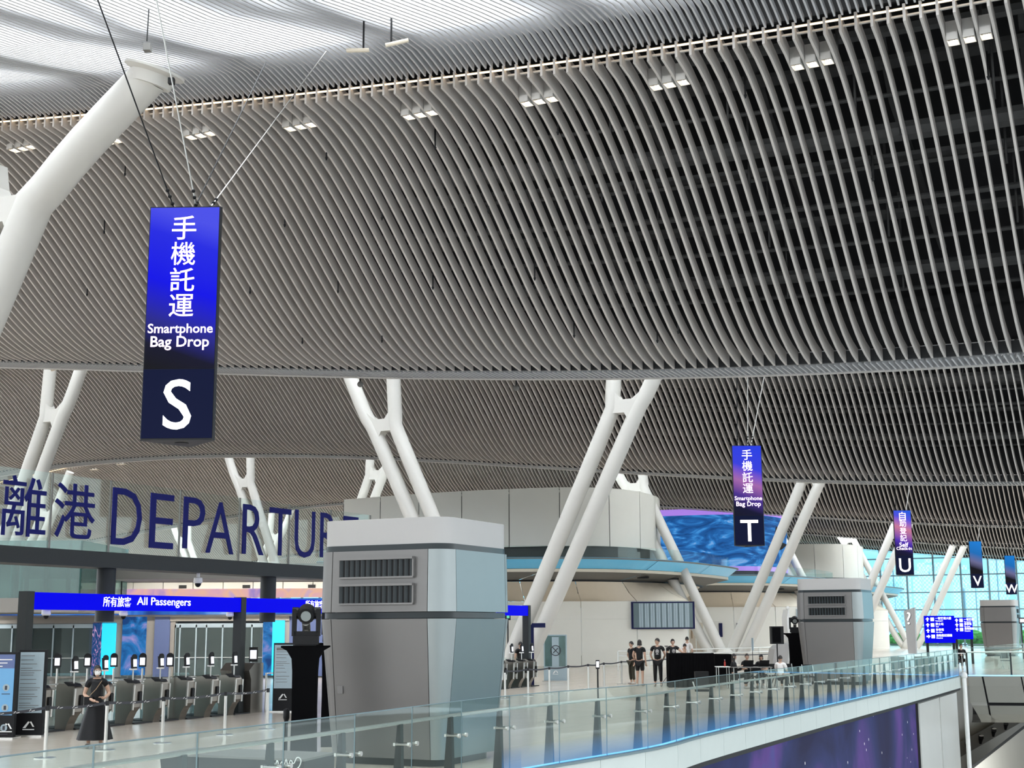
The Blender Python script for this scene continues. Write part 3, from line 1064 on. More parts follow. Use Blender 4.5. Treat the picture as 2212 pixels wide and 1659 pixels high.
mf = bpy.data.materials.new('painted_glow'); mf.use_nodes = True; nt = mf.node_tree; nt.nodes.clear()
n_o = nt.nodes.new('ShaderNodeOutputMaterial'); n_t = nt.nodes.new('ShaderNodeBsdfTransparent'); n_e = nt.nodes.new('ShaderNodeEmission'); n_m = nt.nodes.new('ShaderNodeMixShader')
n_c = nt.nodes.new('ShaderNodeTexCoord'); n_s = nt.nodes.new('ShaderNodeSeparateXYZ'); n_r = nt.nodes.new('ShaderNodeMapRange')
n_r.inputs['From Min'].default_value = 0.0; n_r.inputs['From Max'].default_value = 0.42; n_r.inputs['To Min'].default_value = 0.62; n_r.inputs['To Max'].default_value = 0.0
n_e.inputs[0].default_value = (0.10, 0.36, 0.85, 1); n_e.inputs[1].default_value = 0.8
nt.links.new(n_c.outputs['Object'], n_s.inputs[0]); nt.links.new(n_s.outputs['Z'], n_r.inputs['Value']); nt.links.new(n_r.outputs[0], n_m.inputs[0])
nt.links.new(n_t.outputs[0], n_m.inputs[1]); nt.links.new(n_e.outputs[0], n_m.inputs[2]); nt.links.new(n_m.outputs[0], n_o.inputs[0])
MATS['painted_glow'] = mf
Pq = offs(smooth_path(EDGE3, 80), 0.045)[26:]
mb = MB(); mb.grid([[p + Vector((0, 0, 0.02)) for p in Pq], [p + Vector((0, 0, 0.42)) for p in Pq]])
part('painted_glow_film', mb, 'painted_glow', bal)  # added sheet: soft blue glow painted as emission that fades upward
# ---------------------------------------------------------------- footbridge to the right
prof = [(0.0, 0.02), (-0.10, -0.42), (-0.25, -0.85), (-0.35, -1.16)]
prof2 = [(-0.36, -1.30), (-0.65, -1.7), (-1.05, -1.98), (-1.6, -2.12)]
prof = [(-a, b) for a, b in prof]; prof2 = [(-a, b) for a, b in prof2]
br = sroot('trim_2', label='bowl-shaped underside of the footbridge in grey panels')
bn = Vector((bridge_dir.y, -bridge_dir.x, 0)) * -1     # away from the camera
if bn.y < 0: bn = -bn
def bpnt(s, q): return BR0 + Vector((0.35, -0.35, 0)) + bridge_dir * s + bn * q[0] + Vector((0, 0, q[1]))
s0, w_ = 0.62, 1.65
for j in range(14):
    for pf in (prof, prof2):
        sub = [pf[:3], pf[2:]]
        for q in sub:
            mb = MB()
            sa, sb = s0 + j * w_ + 0.03, s0 + (j + 1) * w_ - 0.03
            k0 = 0.0
            rows = [[bpnt(sa + (-x[1]) * 0.16, x), bpnt(sb + (-x[1]) * 0.16, x)] for x in q]
            mb.slab(rows, bn * 0.08)
            link('soffit_panel', mb.mesh('soffit_panel', 'bowl'), br)
full = prof + [(0.36, -1.23)] + prof2
mb = MB(); rows = []
for x in full:
    rows.append([bpnt(0.0 + max(0, -x[1] - 1.1) * 0.55, x), bpnt(s0 - 0.05 + (-x[1]) * 0.16 + (0.25 if x[1] < -1.9 else 0), x)])
mb.slab(rows, bn * 0.1)
part('end_panel', mb, 'bowl', br)
mb = MB(); rows = [[bpnt(0.15, (0.14, x[1] - 0.02)) + bn * (x[0]), bpnt(34, (0.14, x[1] - 0.02)) + bn * x[0]] for x in full]
mb.slab(rows, bn * 0.1)
part('dark_gap', mb, 'black', br)
for j in range(3):  # lights added beneath the bridge to brighten the dark well
    la = bpy.data.lights.new('added_well_light', 'AREA'); la.shape = 'RECTANGLE'; la.size = 5.0; la.size_y = 1.2; la.energy = 260; la.color = (1.0, 0.96, 0.9)
    lo = bpy.data.objects.new('added_well_light', la); col.objects.link(lo); lo.location = bpnt(3 + j * 7, (2.6, -2.75)); lo.rotation_euler = (R(25), 0, 0)
# balustrade of the footbridge
bb = thing('bridge_balustrade', 'green-tinted glass balustrade of the footbridge at the end of the slab edge', 'railing')
for j in range(12):
    mb = MB()
    a, b = bpnt(j * 1.9 + 0.03, (0.1, 0.05)), bpnt(j * 1.9 + 1.87, (0.1, 0.05))
    mb.slab([[a, b], [a + Vector((0, 0, 1.22)), b + Vector((0, 0, 1.22))]], bn * 0.02)
    link('glass_panel', mb.mesh('glass_panel', 'rail_glass'), bb)
    mb = MB(); c = bpnt(j * 1.9, (0.35, 0)); mb.box((-0.03, -0.03, 0.0), (0.03, 0.03, 1.06)); mb.v = [tuple(Vector(p) + c) for p in mb.v]
    link('post', mb.mesh('post', 'beam'), bb)
mb = MB(); mb.tube([bpnt(0, (0.3, 1.08)), bpnt(24, (0.3, 1.08))], 0.03, 8); part('handrail', mb, 'steel', bb, smooth=True)
mb = MB(); mb.tube([bpnt(0, (0.1, 1.28)), bpnt(24, (0.1, 1.28))], 0.012, 6); part('top_edge', mb, 'mullion', bb)
mb = MB(); mb.slab([[bpnt(0, (0.02, 0.03)), bpnt(24, (0.02, 0.03))], [bpnt(0, (0.08, 0.03)), bpnt(24, (0.08, 0.03))]], (0, 0, 0.04)); part('foot_light', mb, 'blue_glow', bb)
# second, higher run on the far side of the bridge, rising to the right
b2 = thing('ramp_balustrade', 'green glass balustrade on the far side of the footbridge rising behind the first', 'railing')
A0, A1 = at(2118, 1397, 74), at(2260, 1384, 70)
for j in range(5):
    a, b = A0.lerp(A1, j / 5 + 0.004), A0.lerp(A1, (j + 1) / 5 - 0.004)
    mb = MB(); mb.slab([[Vector((a.x, a.y, 0.02)), Vector((b.x, b.y, 0.02))], [a, b]], (0, 0.02, 0)); link('glass_panel', mb.mesh('glass_panel', 'rail_glass'), b2)
mb = MB(); mb.tube([A0 - Vector((0, 0, 0.3)), A1 - Vector((0, 0, 0.3))], 0.035, 8); part('handrail', mb, 'steel', b2, smooth=True)

# escalator side with its row of guide rollers, in the well under the bridge
es = thing('escalator', 'white escalator side rising under the footbridge, with small dark rollers', 'escalator')
E0, E1 = at(1985, 1668, 70), at(2215, 1540, 84)
def band(a, b, h0, h1, th, m, nm):
    mb = MB(); up = Vector((0, 0, 1))
    mb.slab([[a + up * h0, b + up * h0], [a + up * h1, b + up * h1]], Vector((0.1, th, 0)))
    return part(nm, mb, m, es)
dv_ = (E1 - E0)
band(E0 - dv_, E1 + dv_ * 0.2, -0.40, 0.35, 0.15, 'soffit', 'skirt')
band(E0 - dv_, E1 + dv_ * 0.2, -9.0, -0.40, 0.6, 'lower_wall', 'side_cladding')
a_, b_ = E0 - dv_, E1 + dv_ * 0.2; mb = MB(); mb.hexa([(a_.x, a_.y + 1.0, -9), (b_.x, b_.y + 1.0, -9), (b_.x, b_.y + 1.6, -9), (a_.x, a_.y + 1.6, -9), (a_.x, a_.y + 1.0, -0.45), (b_.x, b_.y + 1.0, -0.45), (b_.x, b_.y + 1.6, -0.45), (a_.x, a_.y + 1.6, -0.45)]); part('upper_cladding', mb, 'lower_wall', es)
for j in range(9):
    c = E0.lerp(E1, -0.1 + j / 8.0)
    mb = MB(); mb.tube([c + Vector((0, 0.0, 0.05)), c + Vector((0, -0.16, 0.05))], 0.17, 10); mb.tube([c + Vector((0, -0.08, 0)), c + Vector((0.0, -0.08, -0.3))], [0.16, 0.06], 8)
    r0 = part('roller', mb, 'black', es)
    mb = MB(); mb.ball(c + Vector((0.04, -0.17, 0.15)), (0.14, 0.04, 0.05), 8, 5); part('painted_glint', mb, 'white', r0)  # white blob stands in for the highlight on each roller
F0, F1 = at(2100, 1662, 66), at(2230, 1560, 76)
mb = MB(); mb.slab([[F0, F1], [F0 + Vector((0, 0, 0.16)), F1 + Vector((0, 0, 0.16))]], (0.1, 0.2, 0)); part('handrail_band', mb, 'darkgrey', es)
mb = MB(); mb.slab([[F0 - Vector((0, 0, 6)), F1 - Vector((0, 0, 6))], [F0, F1]], (0.1, 0.2, 0)); part('balustrade_cladding', mb, 'lower_wall', es)

# ================================================================ GREY SERVICE KIOSKS
def rrect(w, d, rc=0.32, n=7, taper=0.0):
    """rounded footprint; local x runs along the hall axis, y across; near corner at the origin side"""
    pts = []
    cs = [(w - rc - taper, -rc - taper + 0, 0), ]
    x0, x1, y0, y1 = -w + taper, -taper, taper, d - taper
    for cx_, cy_, a0 in ((x1 - rc, y0 + rc, -90), (x1 - rc, y1 - rc, 0), (x0 + rc, y1 - rc, 90), (x0 + rc, y0 + rc, 180)):
        for k in range(n + 1):
            a = R(a0 + 90 * k / n)
            pts.append((cx_ + rc * math.cos(a), cy_ + rc * math.sin(a)))
    return pts
def make_kiosk(name, label, loc, vents=True):
    # local frame: +x = across the hall (v), +y = down the hall (u); origin = nearest corner
    t = thing(name, label, 'kiosk', loc, -R(26))
    w, d = 2.66, 2.62
    def ring(inset, rc=0.34): return [(x, y) for x, y in rrect(w, d, rc, 7, inset)]
    def shell(nm, z0, z1, i0, i1, m, sm=True):
        mb = MB(); mb.prism(ring(i1), z0, z1, 0, ring(i0)); return part(nm, mb, m, t, smooth=sm)
    shell('core', 0.0, 3.7, 0.32, 0.12, 'kiosk_band')
    shell('plinth', 0.0, 0.12, 0.30, 0.30, 'kiosk_band')
    shell('cap', 3.72, 4.17, 0.055, 0.055, 'kiosk_cap')
    shell('upper_band', 3.62, 3.72, 0.05, 0.05, 'kiosk_band')
    shell('middle_band', 2.46, 2.56, 0.045, 0.045, 'kiosk_band')
    # cladding: faces and rounded corners are separate sheets
    def face(nm, side, a, b, z0, z1, in0, in1, m, th=0.04):
        mb = MB()
        def P(s, z, ins):
            if side == 'front': return Vector((s, ins, z))
            if side == 'right': return Vector((-ins, s, z))
            if side == 'left': return Vector((-w + ins, s, z))
            return Vector((s, d - ins, z))
        dv = {'front': (0, th, 0), 'right': (-th, 0, 0), 'left': (th, 0, 0), 'back': (0, -th, 0)}[side]
        mb.slab([[P(a[0], z0, in0), P(b[0], z0, in0)], [P(a[1], z1, in1), P(b[1], z1, in1)]], dv)
        return part(nm, mb, m, t)
    def corner(sx, sy, z0, z1, in0, in1, m):
        mb = MB(); rows = []
        for z, ins in ((z0, in0), (z1, in1)):
            row = []; rc = 0.36 - ins * 0.8
            cx_ = (-ins - rc) if sx > 0 else (-w + ins + rc)
            cy_ = (ins + rc) if sy < 0 else (d - ins - rc)
            a0 = {(1, -1): -90, (1, 1): 0, (-1, 1): 90, (-1, -1): 180}[(sx, sy)]
            for k in range(9):
                a = R(a0 + 90 * k / 8)
                row.append(Vector((cx_ + rc * math.cos(a), cy_ + rc * math.sin(a), z)))
            rows.append(row)
        mb.grid(rows)
        return part('corner_panel', mb, m, t, smooth=True)
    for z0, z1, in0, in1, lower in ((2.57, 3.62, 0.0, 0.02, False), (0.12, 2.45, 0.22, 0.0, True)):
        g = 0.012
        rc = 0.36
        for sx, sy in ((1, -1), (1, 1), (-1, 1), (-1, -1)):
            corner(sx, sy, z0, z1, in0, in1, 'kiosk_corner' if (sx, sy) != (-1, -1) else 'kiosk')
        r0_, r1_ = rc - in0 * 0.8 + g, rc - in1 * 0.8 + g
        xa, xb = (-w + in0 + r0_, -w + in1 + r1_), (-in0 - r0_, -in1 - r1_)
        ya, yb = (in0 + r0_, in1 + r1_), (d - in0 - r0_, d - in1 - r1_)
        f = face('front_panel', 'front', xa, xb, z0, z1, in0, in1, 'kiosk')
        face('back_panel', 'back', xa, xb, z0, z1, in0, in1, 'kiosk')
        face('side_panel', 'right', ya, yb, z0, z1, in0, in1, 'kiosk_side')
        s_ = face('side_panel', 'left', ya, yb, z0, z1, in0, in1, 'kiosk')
    if vents:
        for z in (2.72, 3.17):
            vx0, vx1 = -w + 0.56, -0.64
            v = MB()
            v.box((vx0, -0.030, z), (vx1, 0.02, z + 0.33))
            fr = MB()
            for bx in (((vx0 - 0.02, -0.055, z - 0.03), (vx1 + 0.02, 0.02, z)), ((vx0 - 0.02, -0.085, z + 0.29), (vx1 + 0.02, 0.02, z + 0.33)), ((vx1, -0.055, z), (vx1 + 0.03, 0.02, z + 0.30)), ((vx0 - 0.03, -0.055, z), (vx0, 0.02, z + 0.30))):
                fr.box(*bx)
            vo = part('vent_frame', fr, 'kiosk', t)
            bk = MB(); bk.box((vx0, -0.012, z), (vx1, -0.006, z + 0.30)); part('vent_back', bk, 'black', vo)
            sl = MB(); sl.hexa([(0, -0.048, 0), (0.02, -0.05, 0), (0.055, -0.014, 0), (0.035, -0.012, 0), (0, -0.048, 0.29), (0.02, -0.05, 0.29), (0.055, -0.014, 0.29), (0.035, -0.012, 0.29)])
            sm_ = sl.mesh('louvre_blade', 'kiosk_band')
            nb = 14
            for i in range(nb):
                link('louvre_blade', sm_, vo, (vx0 + (vx1 - vx0 - 0.04) * i / (nb - 1), 0, z))
    return t
K1 = Vector((-1.12, 23.2, 0)); K2 = Vector((13.75, 54.6, 0)); K3 = Vector((37.6, 103.5, 0))
k1 = make_kiosk('service_kiosk', 'nearest and largest grey metal service kiosk with two louvred vents', K1)
hb = MB(); hb.box((-2.20, 0.095, 1.18), (-2.09, 0.14, 1.31))
part('access_plate', hb, 'kiosk', k1)
make_kiosk('service_kiosk', 'middle grey metal service kiosk with vents, right of the black draped table', K2)
k3 = make_kiosk('service_kiosk', 'small farthest grey kiosk beside the blue direction board, below the V sign', K3, vents=False)
mb = MB()
for z in (2.8, 3.2): mb.box((-0.03, 0.7, z), (0.04, 1.8, z + 0.28))
part('side_vents', mb, 'black', k3)

# ================================================================ HANGING LED SIGNS
def hanging_sign(label, px_l, px_r, py_t, py_b, Y, face_m, zh, en, letter, rz=0.0, cables=()):
    bl, brr = at(px_l, py_b, Y), at(px_r, py_b, Y)
    top = at((px_l + px_r) / 2, py_t, Y).z
    z0 = bl.z
    w = (brr - bl).length
    H = top - z0
    loc = Vector(((bl.x + brr.x) / 2, Y, z0))
    t = thing('hanging_sign', label, 'sign', loc, rz, 'hanging LED aisle signs')
    mb = MB()
    tri = [(-w / 2, 0.0), (w / 2, 0.0), (w / 2 + 0.02, 0.06), (0.0, 0.86), (-w / 2 - 0.02, 0.06)]
    mb.prism([(x, y + 0.012) for x, y in tri], 0.0, H)
    part('body', mb, 'darkgrey', t)
    k = H / 3.6
    f = MB(); f.box((-w / 2 + 0.015, -0.005, 1.08 * k), (w / 2 - 0.015, 0.01, H - 0.02))
    fo_ = link('display', f.mesh('display', face_m), t)
    g = MB(); g.box((-w / 2 + 0.012, -0.006, 0.03), (w / 2 - 0.012, 0.01, 1.07 * k))
    part('letter_panel', g, 'sign_dark', t)
    for i, ch in enumerate(zh):
        text('character', ch, 0.4, 'sign_pink', t, (0.0, -0.014, H - (0.34 + 0.405 * i) * k), bold=0.005, fit=(0.37 * k, None), depth=0.006)
    for i, (s, ww) in enumerate(en):
        text('lettering', s, 0.2, 'sign_pink', t, (0, -0.014, H - (1.93 + 0.205 * i) * k), bold=0.012, fit=(ww * k, None), depth=0.006)
    text('letter', letter, 0.9, 'sign_white', t, (0.0, -0.016, 0.535 * k), bold=0.004, fit=(None, 0.76 * k), depth=0.01)
    dsk = MB(); dsk.tube([(0, 0.33, -0.012), (0, 0.33, 0.0)], 0.11, 16); part('bottom_disc', dsk, 'black', t)
    for (cx_, cy_, end) in cables:
        mb = MB(); a = Vector((cx_, cy_, H)); b = Vector(end) - loc
        if Y > 30:
            uu_ = loc.x * SA + loc.y * CA + (1.0 if cx_ > 0 else -0.4); vv_ = loc.x * CA - loc.y * SA + (0.9 if cx_ > 0.15 else -0.1)
            su = ((uu_ - 1.4) % PER) + 1.4
            zz_ = [STRIP[q][1] + (STRIP[q + 1][1] - STRIP[q][1]) * (su - STRIP[q][0]) / (STRIP[q + 1][0] - STRIP[q][0]) for q in range(len(STRIP) - 1) if STRIP[q][0] <= su <= STRIP[q + 1][0]]
            b = W(uu_, vv_, zt(vv_) + (zz_[0] if zz_ else 4.4) + 0.08) - loc
        mb.tube([a, b], 0.012 if Y < 30 else 0.02, 5)
        part('cable', mb, 'black' if cx_ <= 0.03 else 'steel', t)
        d_ = (b - a).normalized()
        for s in ((0.12, 0.25, 0.36) if Y < 60 else ()):
            mb = MB(); mb.ball(a + d_ * s, 0.032, 8, 6)
            part('cable_clamp', mb, 'black', t)
    return t
hanging_sign('nearest hanging LED sign, smartphone bag drop, aisle letter S', 302, 459, 446, 951, 21.0, 'sign_s', '手機託運', [('Smartphone', 0.98), ('Bag Drop', 0.88)], 'S', R(-1),
             cables=[(-0.22, 0.2, (-6.5, 17.0, 13.3)), (0.12, 0.3, (-5.4, 17.8, 13.3)), (0.02, 0.35, at(565, 135, 25.9)), (0.30, 0.25, at(697, 112, 25.2))])
hanging_sign('second hanging LED sign, smartphone bag drop, aisle letter T', 1588, 1652, 962, 1179, 49.0, 'sign_t', '手機託運', [('Smartphone', 0.98), ('Bag Drop', 0.88)], 'T', 0,
             cables=[(-0.3, 0.2, at(1605, 838, 51.5)), (0.1, 0.3, at(1612, 838, 50.5)), (0.2, 0.25, at(1664, 832, 53.0))])
hanging_sign('third hanging LED sign, self check-in, aisle letter U', 1937, 1975, 1102, 1242, 77.5, 'sign_u', '自助登記', [('Self', 0.5), ('Check-in', 0.85)], 'U', 0,
             cables=[(-0.3, 0.2, at(1938, 1060, 79)), (0.3, 0.25, at(1960, 1060, 80))])
hanging_sign('fourth hanging LED sign, plain blue with aisle letter V', 2099, 2126, 1169, 1270, 103.5, 'sign_v', '', [], 'V', 0,
             cables=[(-0.3, 0.2, at(2106, 1150, 104)), (0.3, 0.25, at(2118, 1150, 105))])
hanging_sign('farthest hanging LED sign, plain blue with aisle letter W', 2175, 2197, 1200, 1284, 124.5, 'sign_v', '', [], 'W', 0,
             cables=[(-0.3, 0.2, at(2176, 1180, 125)), (0.3, 0.25, at(2190, 1180, 126))])

# ================================================================ UNSEEN LOW WALLS ADDED TO SHAPE REFLECTIONS AND DAYLIGHT
mb = MB(); mb.hexa([W(-40, 44, -6), W(166, 44, -6), W(166, 44.4, -6), W(-40, 44.4, -6), W(-40, 44, 3), W(166, 44, 3), W(166, 44.4, 3), W(-40, 44.4, 3)])
struct('wall_unseen_right', mb, 'lower_wall')
mb = MB(); mb.hexa([W(-30, -60, -6), W(-30, 44, -6), W(-29.6, 44, -6), W(-29.6, -60, -6), W(-30, -60, 3), W(-30, 44, 3), W(-29.6, 44, 3), W(-29.6, -60, 3)])
struct('wall_unseen_back', mb, 'lower_wall')

# ================================================================ DEPARTURES GANTRY
VG = -24.6
gt = thing('departures_gantry', 'dark steel gantry carrying the glass screen with navy DEPARTURES lettering', 'gantry')
def vplane(u, z, v=VG): return W(u, v, z)
b0, b1 = on_v(-300, 1178, VG), on_v(745, 1222, VG)
uu0, uu1 = 13.0, (b1.x * SA + b1.y * CA) + 1.0
zb0, zb1 = on_v(0, 1214, VG).z, on_v(0, 1177, VG).z
mb = MB(); P = [vplane(uu0, zb0), vplane(uu1, zb0), vplane(uu1, zb0, VG - 0.9), vplane(uu0, zb0, VG - 0.9)]
mb.hexa(P + [p + Vector((0, 0, zb1 - zb0)) for p in P]); part('beam', mb, 'beam', gt)
for px in (230, 580):
    b = on_v(px, 1240, VG - 0.45); mb = MB()
    mb.tube([(b.x, b.y, zb0 - 1.35), (b.x, b.y, zb0)], 0.24, 18); part('pillar', mb, 'beam', gt, smooth=True)
ztop = on_v(236, 1037, VG + 0.05).z
u_a, step_ = 17.0, None
joints = [12.5] + [on_v(px, 1150, VG).dot(Vector((SA, CA, 0))) for px in (-190, -20, 108, 236, 388, 517, 625, 715, 800)]
for a, b in zip(joints, joints[1:]):
    mb = MB(); P = [vplane(a + 0.02, zb1), vplane(b - 0.02, zb1), vplane(b - 0.02, zb1, VG - 0.03), vplane(a + 0.02, zb1, VG - 0.03)]
    mb.hexa(P + [p + Vector((0, 0, ztop - zb1)) for p in P])
    link('glass_panel', mb.mesh('glass_panel', 'clear_glass'), gt)
    mb = MB(); mb.hexa([vplane(b - 0.02, zb1, VG + 0.01), vplane(b + 0.02, zb1, VG + 0.01), vplane(b + 0.02, zb1, VG - 0.03), vplane(b - 0.02, zb1, VG - 0.03), vplane(b - 0.02, ztop, VG + 0.01), vplane(b + 0.02, ztop, VG + 0.01), vplane(b + 0.02, ztop, VG - 0.03), vplane(b - 0.02, ztop, VG - 0.03)])
    link('glass_joint', mb.mesh('glass_joint', 'soffit'), gt)
# letters stand just in front of the glass plane; facing +v
def on_plane_text(name, s, px0, px1, py_t, py_b, m, parent, v, bold=0.0, depth=0.03):
    pm = (px0 + px1) / 2
    a, b = on_v(px0, (py_t + py_b) / 2, v), on_v(px1, (py_t + py_b) / 2, v)
    zt_, zb_ = on_v(pm, py_t, v).z, on_v(pm, py_b, v).z
    c = (a + b) / 2; c.z = (zt_ + zb_) / 2
    o = text(name, s, 1.0, m, parent, c, bold=bold, fit=((b - a).length, zt_ - zb_), depth=depth)
    o.rotation_euler = (R(90), 0, R(90) - R(26))
    return o
LV = VG + 0.05
for ch, x0, x1, yt, yb, bold in (('離', 5, 100, 1029, 1159, 0.0), ('港', 118, 205, 1045, 1163, 0.0), ('D', 242, 306, 1056, 1178, -0.006), ('E', 324, 375, 1067, 1185, -0.006), ('P', 396, 442, 1075, 1186, -0.006), ('A', 446, 505, 1085, 1196, -0.006), ('R', 524, 570, 1091, 1198, -0.006), ('T', 582, 628, 1098, 1200, -0.006), ('U', 637, 680, 1103, 1205, -0.006), ('R', 692, 728, 1109, 1205, -0.006), ('E', 742, 774, 1116, 1210, -0.006)):
    on_plane_text('character' if ord(ch) > 999 else 'letter', ch, x0, x1, yt, yb, 'letter', gt, LV, bold)

# blue entrance signs under the gantry
VS = -23.7
ft = thing('entrance_sign_frame', 'dark steel frame over the gates holding blue ALL PASSENGERS light boxes', 'sign')
def u_of(px, py=1300, v=VS): return on_v(px, py, v).dot(Vector((SA, CA, 0)))
zs1, zs0 = on_v(72, 1279, VS).z, on_v(72, 1316.5, VS).z
us = [(u_of(72), u_of(521)), (u_of(531), u_of(850)), (u_of(862), u_of(1141))]
for a, b in us:
    mb = MB(); P = [W(a, VS, zs0), W(b, VS, zs0), W(b, VS - 0.2, zs0), W(a, VS - 0.2, zs0)]
    mb.hexa(P + [p + Vector((0, 0, zs1 - zs0)) for p in P]); lb = link('light_box', mb.mesh('light_box', 'blue_led'), ft)
for px in (65, 526, 856, 1143):
    a = u_of(px); mb = MB(); h = 0.11
    P = [W(a - h, VS + 0.02, 0), W(a + h, VS + 0.02, 0), W(a + h, VS - 0.25, 0), W(a - h, VS - 0.25, 0)]
    mb.hexa(P + [p + Vector((0, 0, zs1 + 0.02)) for p in P]); part('frame_post', mb, 'beam', ft)
for s, x0, x1, yt, yb in (('所有旅客', 223, 283, 1289, 1311), ('All Passengers', 296, 412, 1291, 1313), ('所有旅客', 660, 699, 1297, 1314)):
    on_plane_text('lettering', s, x0, x1, yt, yb, 'sign_white', ft, VS + 0.012, 0.006, 0.006)
for px in (100, 267, 497):
    b = on_v(px, 1320, VS - 0.3); mb = MB()
    mb.lathe([(0.02, 0.16), (0.10, 0.15), (0.11, 0.05), (0.08, 0.02)], 14, c=(b.x, b.y, zs0 - 0.15)); 
    o_ = part('dome_camera', mb, 'white', ft, smooth=True)
    mb = MB(); mb.ball((b.x, b.y, zs0 - 0.14), (0.065, 0.065, 0.07), 10, 6); part('camera_dome', mb, 'black', o_, smooth=True)
mb = MB(); b = on_v(428, 1250, VG - 0.4); mb.tube([(b.x, b.y, zb0), (b.x, b.y, zb0 - 0.12)], 0.05, 8); mb.lathe([(0.06, 0.14), (0.12, 0.12), (0.13, 0.0), (0.10, -0.03)], 14, c=(b.x, b.y, zb0 - 0.25))
cm = thing('dome_camera', 'white and black dome camera hanging under the dark gantry beam', 'camera')
part('housing', mb, 'white', cm, smooth=True); mb = MB(); mb.ball((b.x, b.y, zb0 - 0.29), (0.09, 0.09, 0.10), 12, 8); part('dome', mb, 'black', cm, smooth=True)

# ================================================================ TURNSTILES
def make_gate():
    # local: +x down the hall (u), -y ... depth along -v ; origin at the public end, floor
    t = thing('turnstile', 'x', 'turnstile')
    b = MB()
    def M(x, y, z): return W(x, y, z)
    def pr(poly, x0, x1, mi=0, mbx=None):
        mbx = mbx or b
        n = len(poly)
        vs = [M(x0, y, z) for y, z in poly] + [M(x1, y, z) for y, z in poly]
        fs = [tuple(range(n)), tuple(range(2 * n - 1, n - 1, -1))] + [(i, n + i, n + (i + 1) % n, (i + 1) % n) for i in range(n)]
        mbx.add(vs, fs, mi)
        return mbx
    side = [(-0.56, 0.0), (-0.24, 0.0), (-0.20, 0.15), (-0.11, 0.30), (0.0, 0.42), (0.02, 0.95), (-0.04, 1.03), (-0.14, 1.06), (-0.50, 1.06), (-0.56, 1.0)]
    pr(side, -0.13, 0.13)
    part('cabinet', b, 'steel_warm', t)
    for x in (-0.15, 0.15):
        c = MB(); c.tube([M(x, 0.0, 0.36), M(x, 0.03, 0.95)], 0.028, 8); part('edge_trim', c, 'steel', t, smooth=True)
    c = pr([(0.0, 1.0), (-0.05, 1.055), (-0.30, 1.10), (-0.34, 1.085), (-0.2, 1.0)], -0.14, 0.10, 0, MB()); part('reader_hood', c, 'black', t)
    c = pr([(0.025, 0.55), (0.05, 0.58), (0.05, 0.78), (0.025, 0.80)], 0.02, 0.12, 0, MB()); part('card_reader', c, 'black', t)
    for yy in (-0.12, ):
        c = MB(); c.tube([M(-0.05, yy, 1.05), M(-0.05, yy, 1.32)], 0.018, 8); pl = part('tablet_post', c, 'steel', t)
        c = MB(); c.lathe([(0.09, 1.31), (0.10, 1.33), (0.09, 1.345)], 14, c=M(-0.05, yy, 0)); part('tray', c, 'white', pl)
        c = MB(); c.hexa([M(-0.13, yy + 0.05, 1.34), M(0.03, yy + 0.05, 1.34), M(0.03, yy, 1.34), M(-0.13, yy, 1.34), M(-0.13, yy + 0.02, 1.62), M(0.03, yy + 0.02, 1.62), M(0.03, yy - 0.03, 1.62), M(-0.13, yy - 0.03, 1.62)])
        c.tube([M(-0.05, yy + 0.045, 1.61), M(-0.05, yy - 0.0, 1.61)], 0.08, 14)
        tb = part('tablet', c, 'black', t)
        c = MB(); c.hexa([M(-0.11, yy + 0.060, 1.39), M(0.01, yy + 0.060, 1.39), M(0.01, yy + 0.054, 1.39), M(-0.11, yy + 0.054, 1.39), M(-0.11, yy + 0.045, 1.57), M(0.01, yy + 0.045, 1.57), M(0.01, yy + 0.04, 1.57), M(-0.11, yy + 0.04, 1.57)])
        part('tablet_display', c, 'tablet_screen', tb)
    for x0, x1 in ((0.16, 0.46), (0.52, 0.82)):
        c = MB(); c.hexa([M(x0, -0.75, 0.15), M(x1, -0.75, 0.15), M(x1, -0.77, 0.15), M(x0, -0.77, 0.15), M(x0, -0.75, 1.15), M(x1, -0.75, 1.15), M(x1, -0.77, 1.15), M(x0, -0.77, 1.15)])
        part('gate_flap', c, 'clear_glass', t)
    c = MB(); c.hexa([M(-0.05, -1.5, 0.0), M(0.05, -1.5, 0.0), M(0.05, -0.6, 0.0), M(-0.05, -0.6, 0.0), M(-0.05, -1.5, 0.9), M(0.05, -1.5, 0.9), M(0.05, -0.6, 0.9), M(-0.05, -0.6, 0.9)]); part('side_glass', c, 'door_glass', t)
    for x in (-0.06, 0.06):
        c = MB(); c.tube([M(x, -0.5, 0.95), M(x, -1.5, 0.95)], 0.025, 6); part('side_rail', c, 'steel', t)
    for z in (0.90, 1.00):
        c = MB(); c.tube([M(0.16, -1.3, z), M(0.83, -1.3, z)], 0.02, 6); part('cross_bar', c, 'steel', t)
    c = MB(); c.hexa([M(0.17, -0.2, 0.0), M(0.83, -0.2, 0.0), M(0.83, -1.4, 0.0), M(0.17, -1.4, 0.0), M(0.17, -0.2, 0.03), M(0.83, -0.2, 0.03), M(0.83, -1.4, 0.03), M(0.17, -1.4, 0.03)])
    part('floor_plate', c, 'darkgrey', t)
    return t
g0 = make_gate()
place = ['standing right behind the tall info boards', 'second from the tall info boards', 'behind the masked woman', 'just beyond the masked woman', 'fifth of the near gates from the info boards', 'third from the staff gate', 'second from the staff gate', 'beside the staff gate and the middle frame post']
us_ = [23.7 + i * 1.0 for i in range(8)]
for i, u in enumerate(us_):
    lab = 'brushed metal turnstile with tablet, ' + place[i]
    if i == 0:
        g0.location = W(u, -23.25, 0); g0['label'] = lab; g = g0
    else:
        g = dup(g0, W(u, -23.25, 0), 0, lab)
    g['group'] = 'turnstiles before the boarding doors'
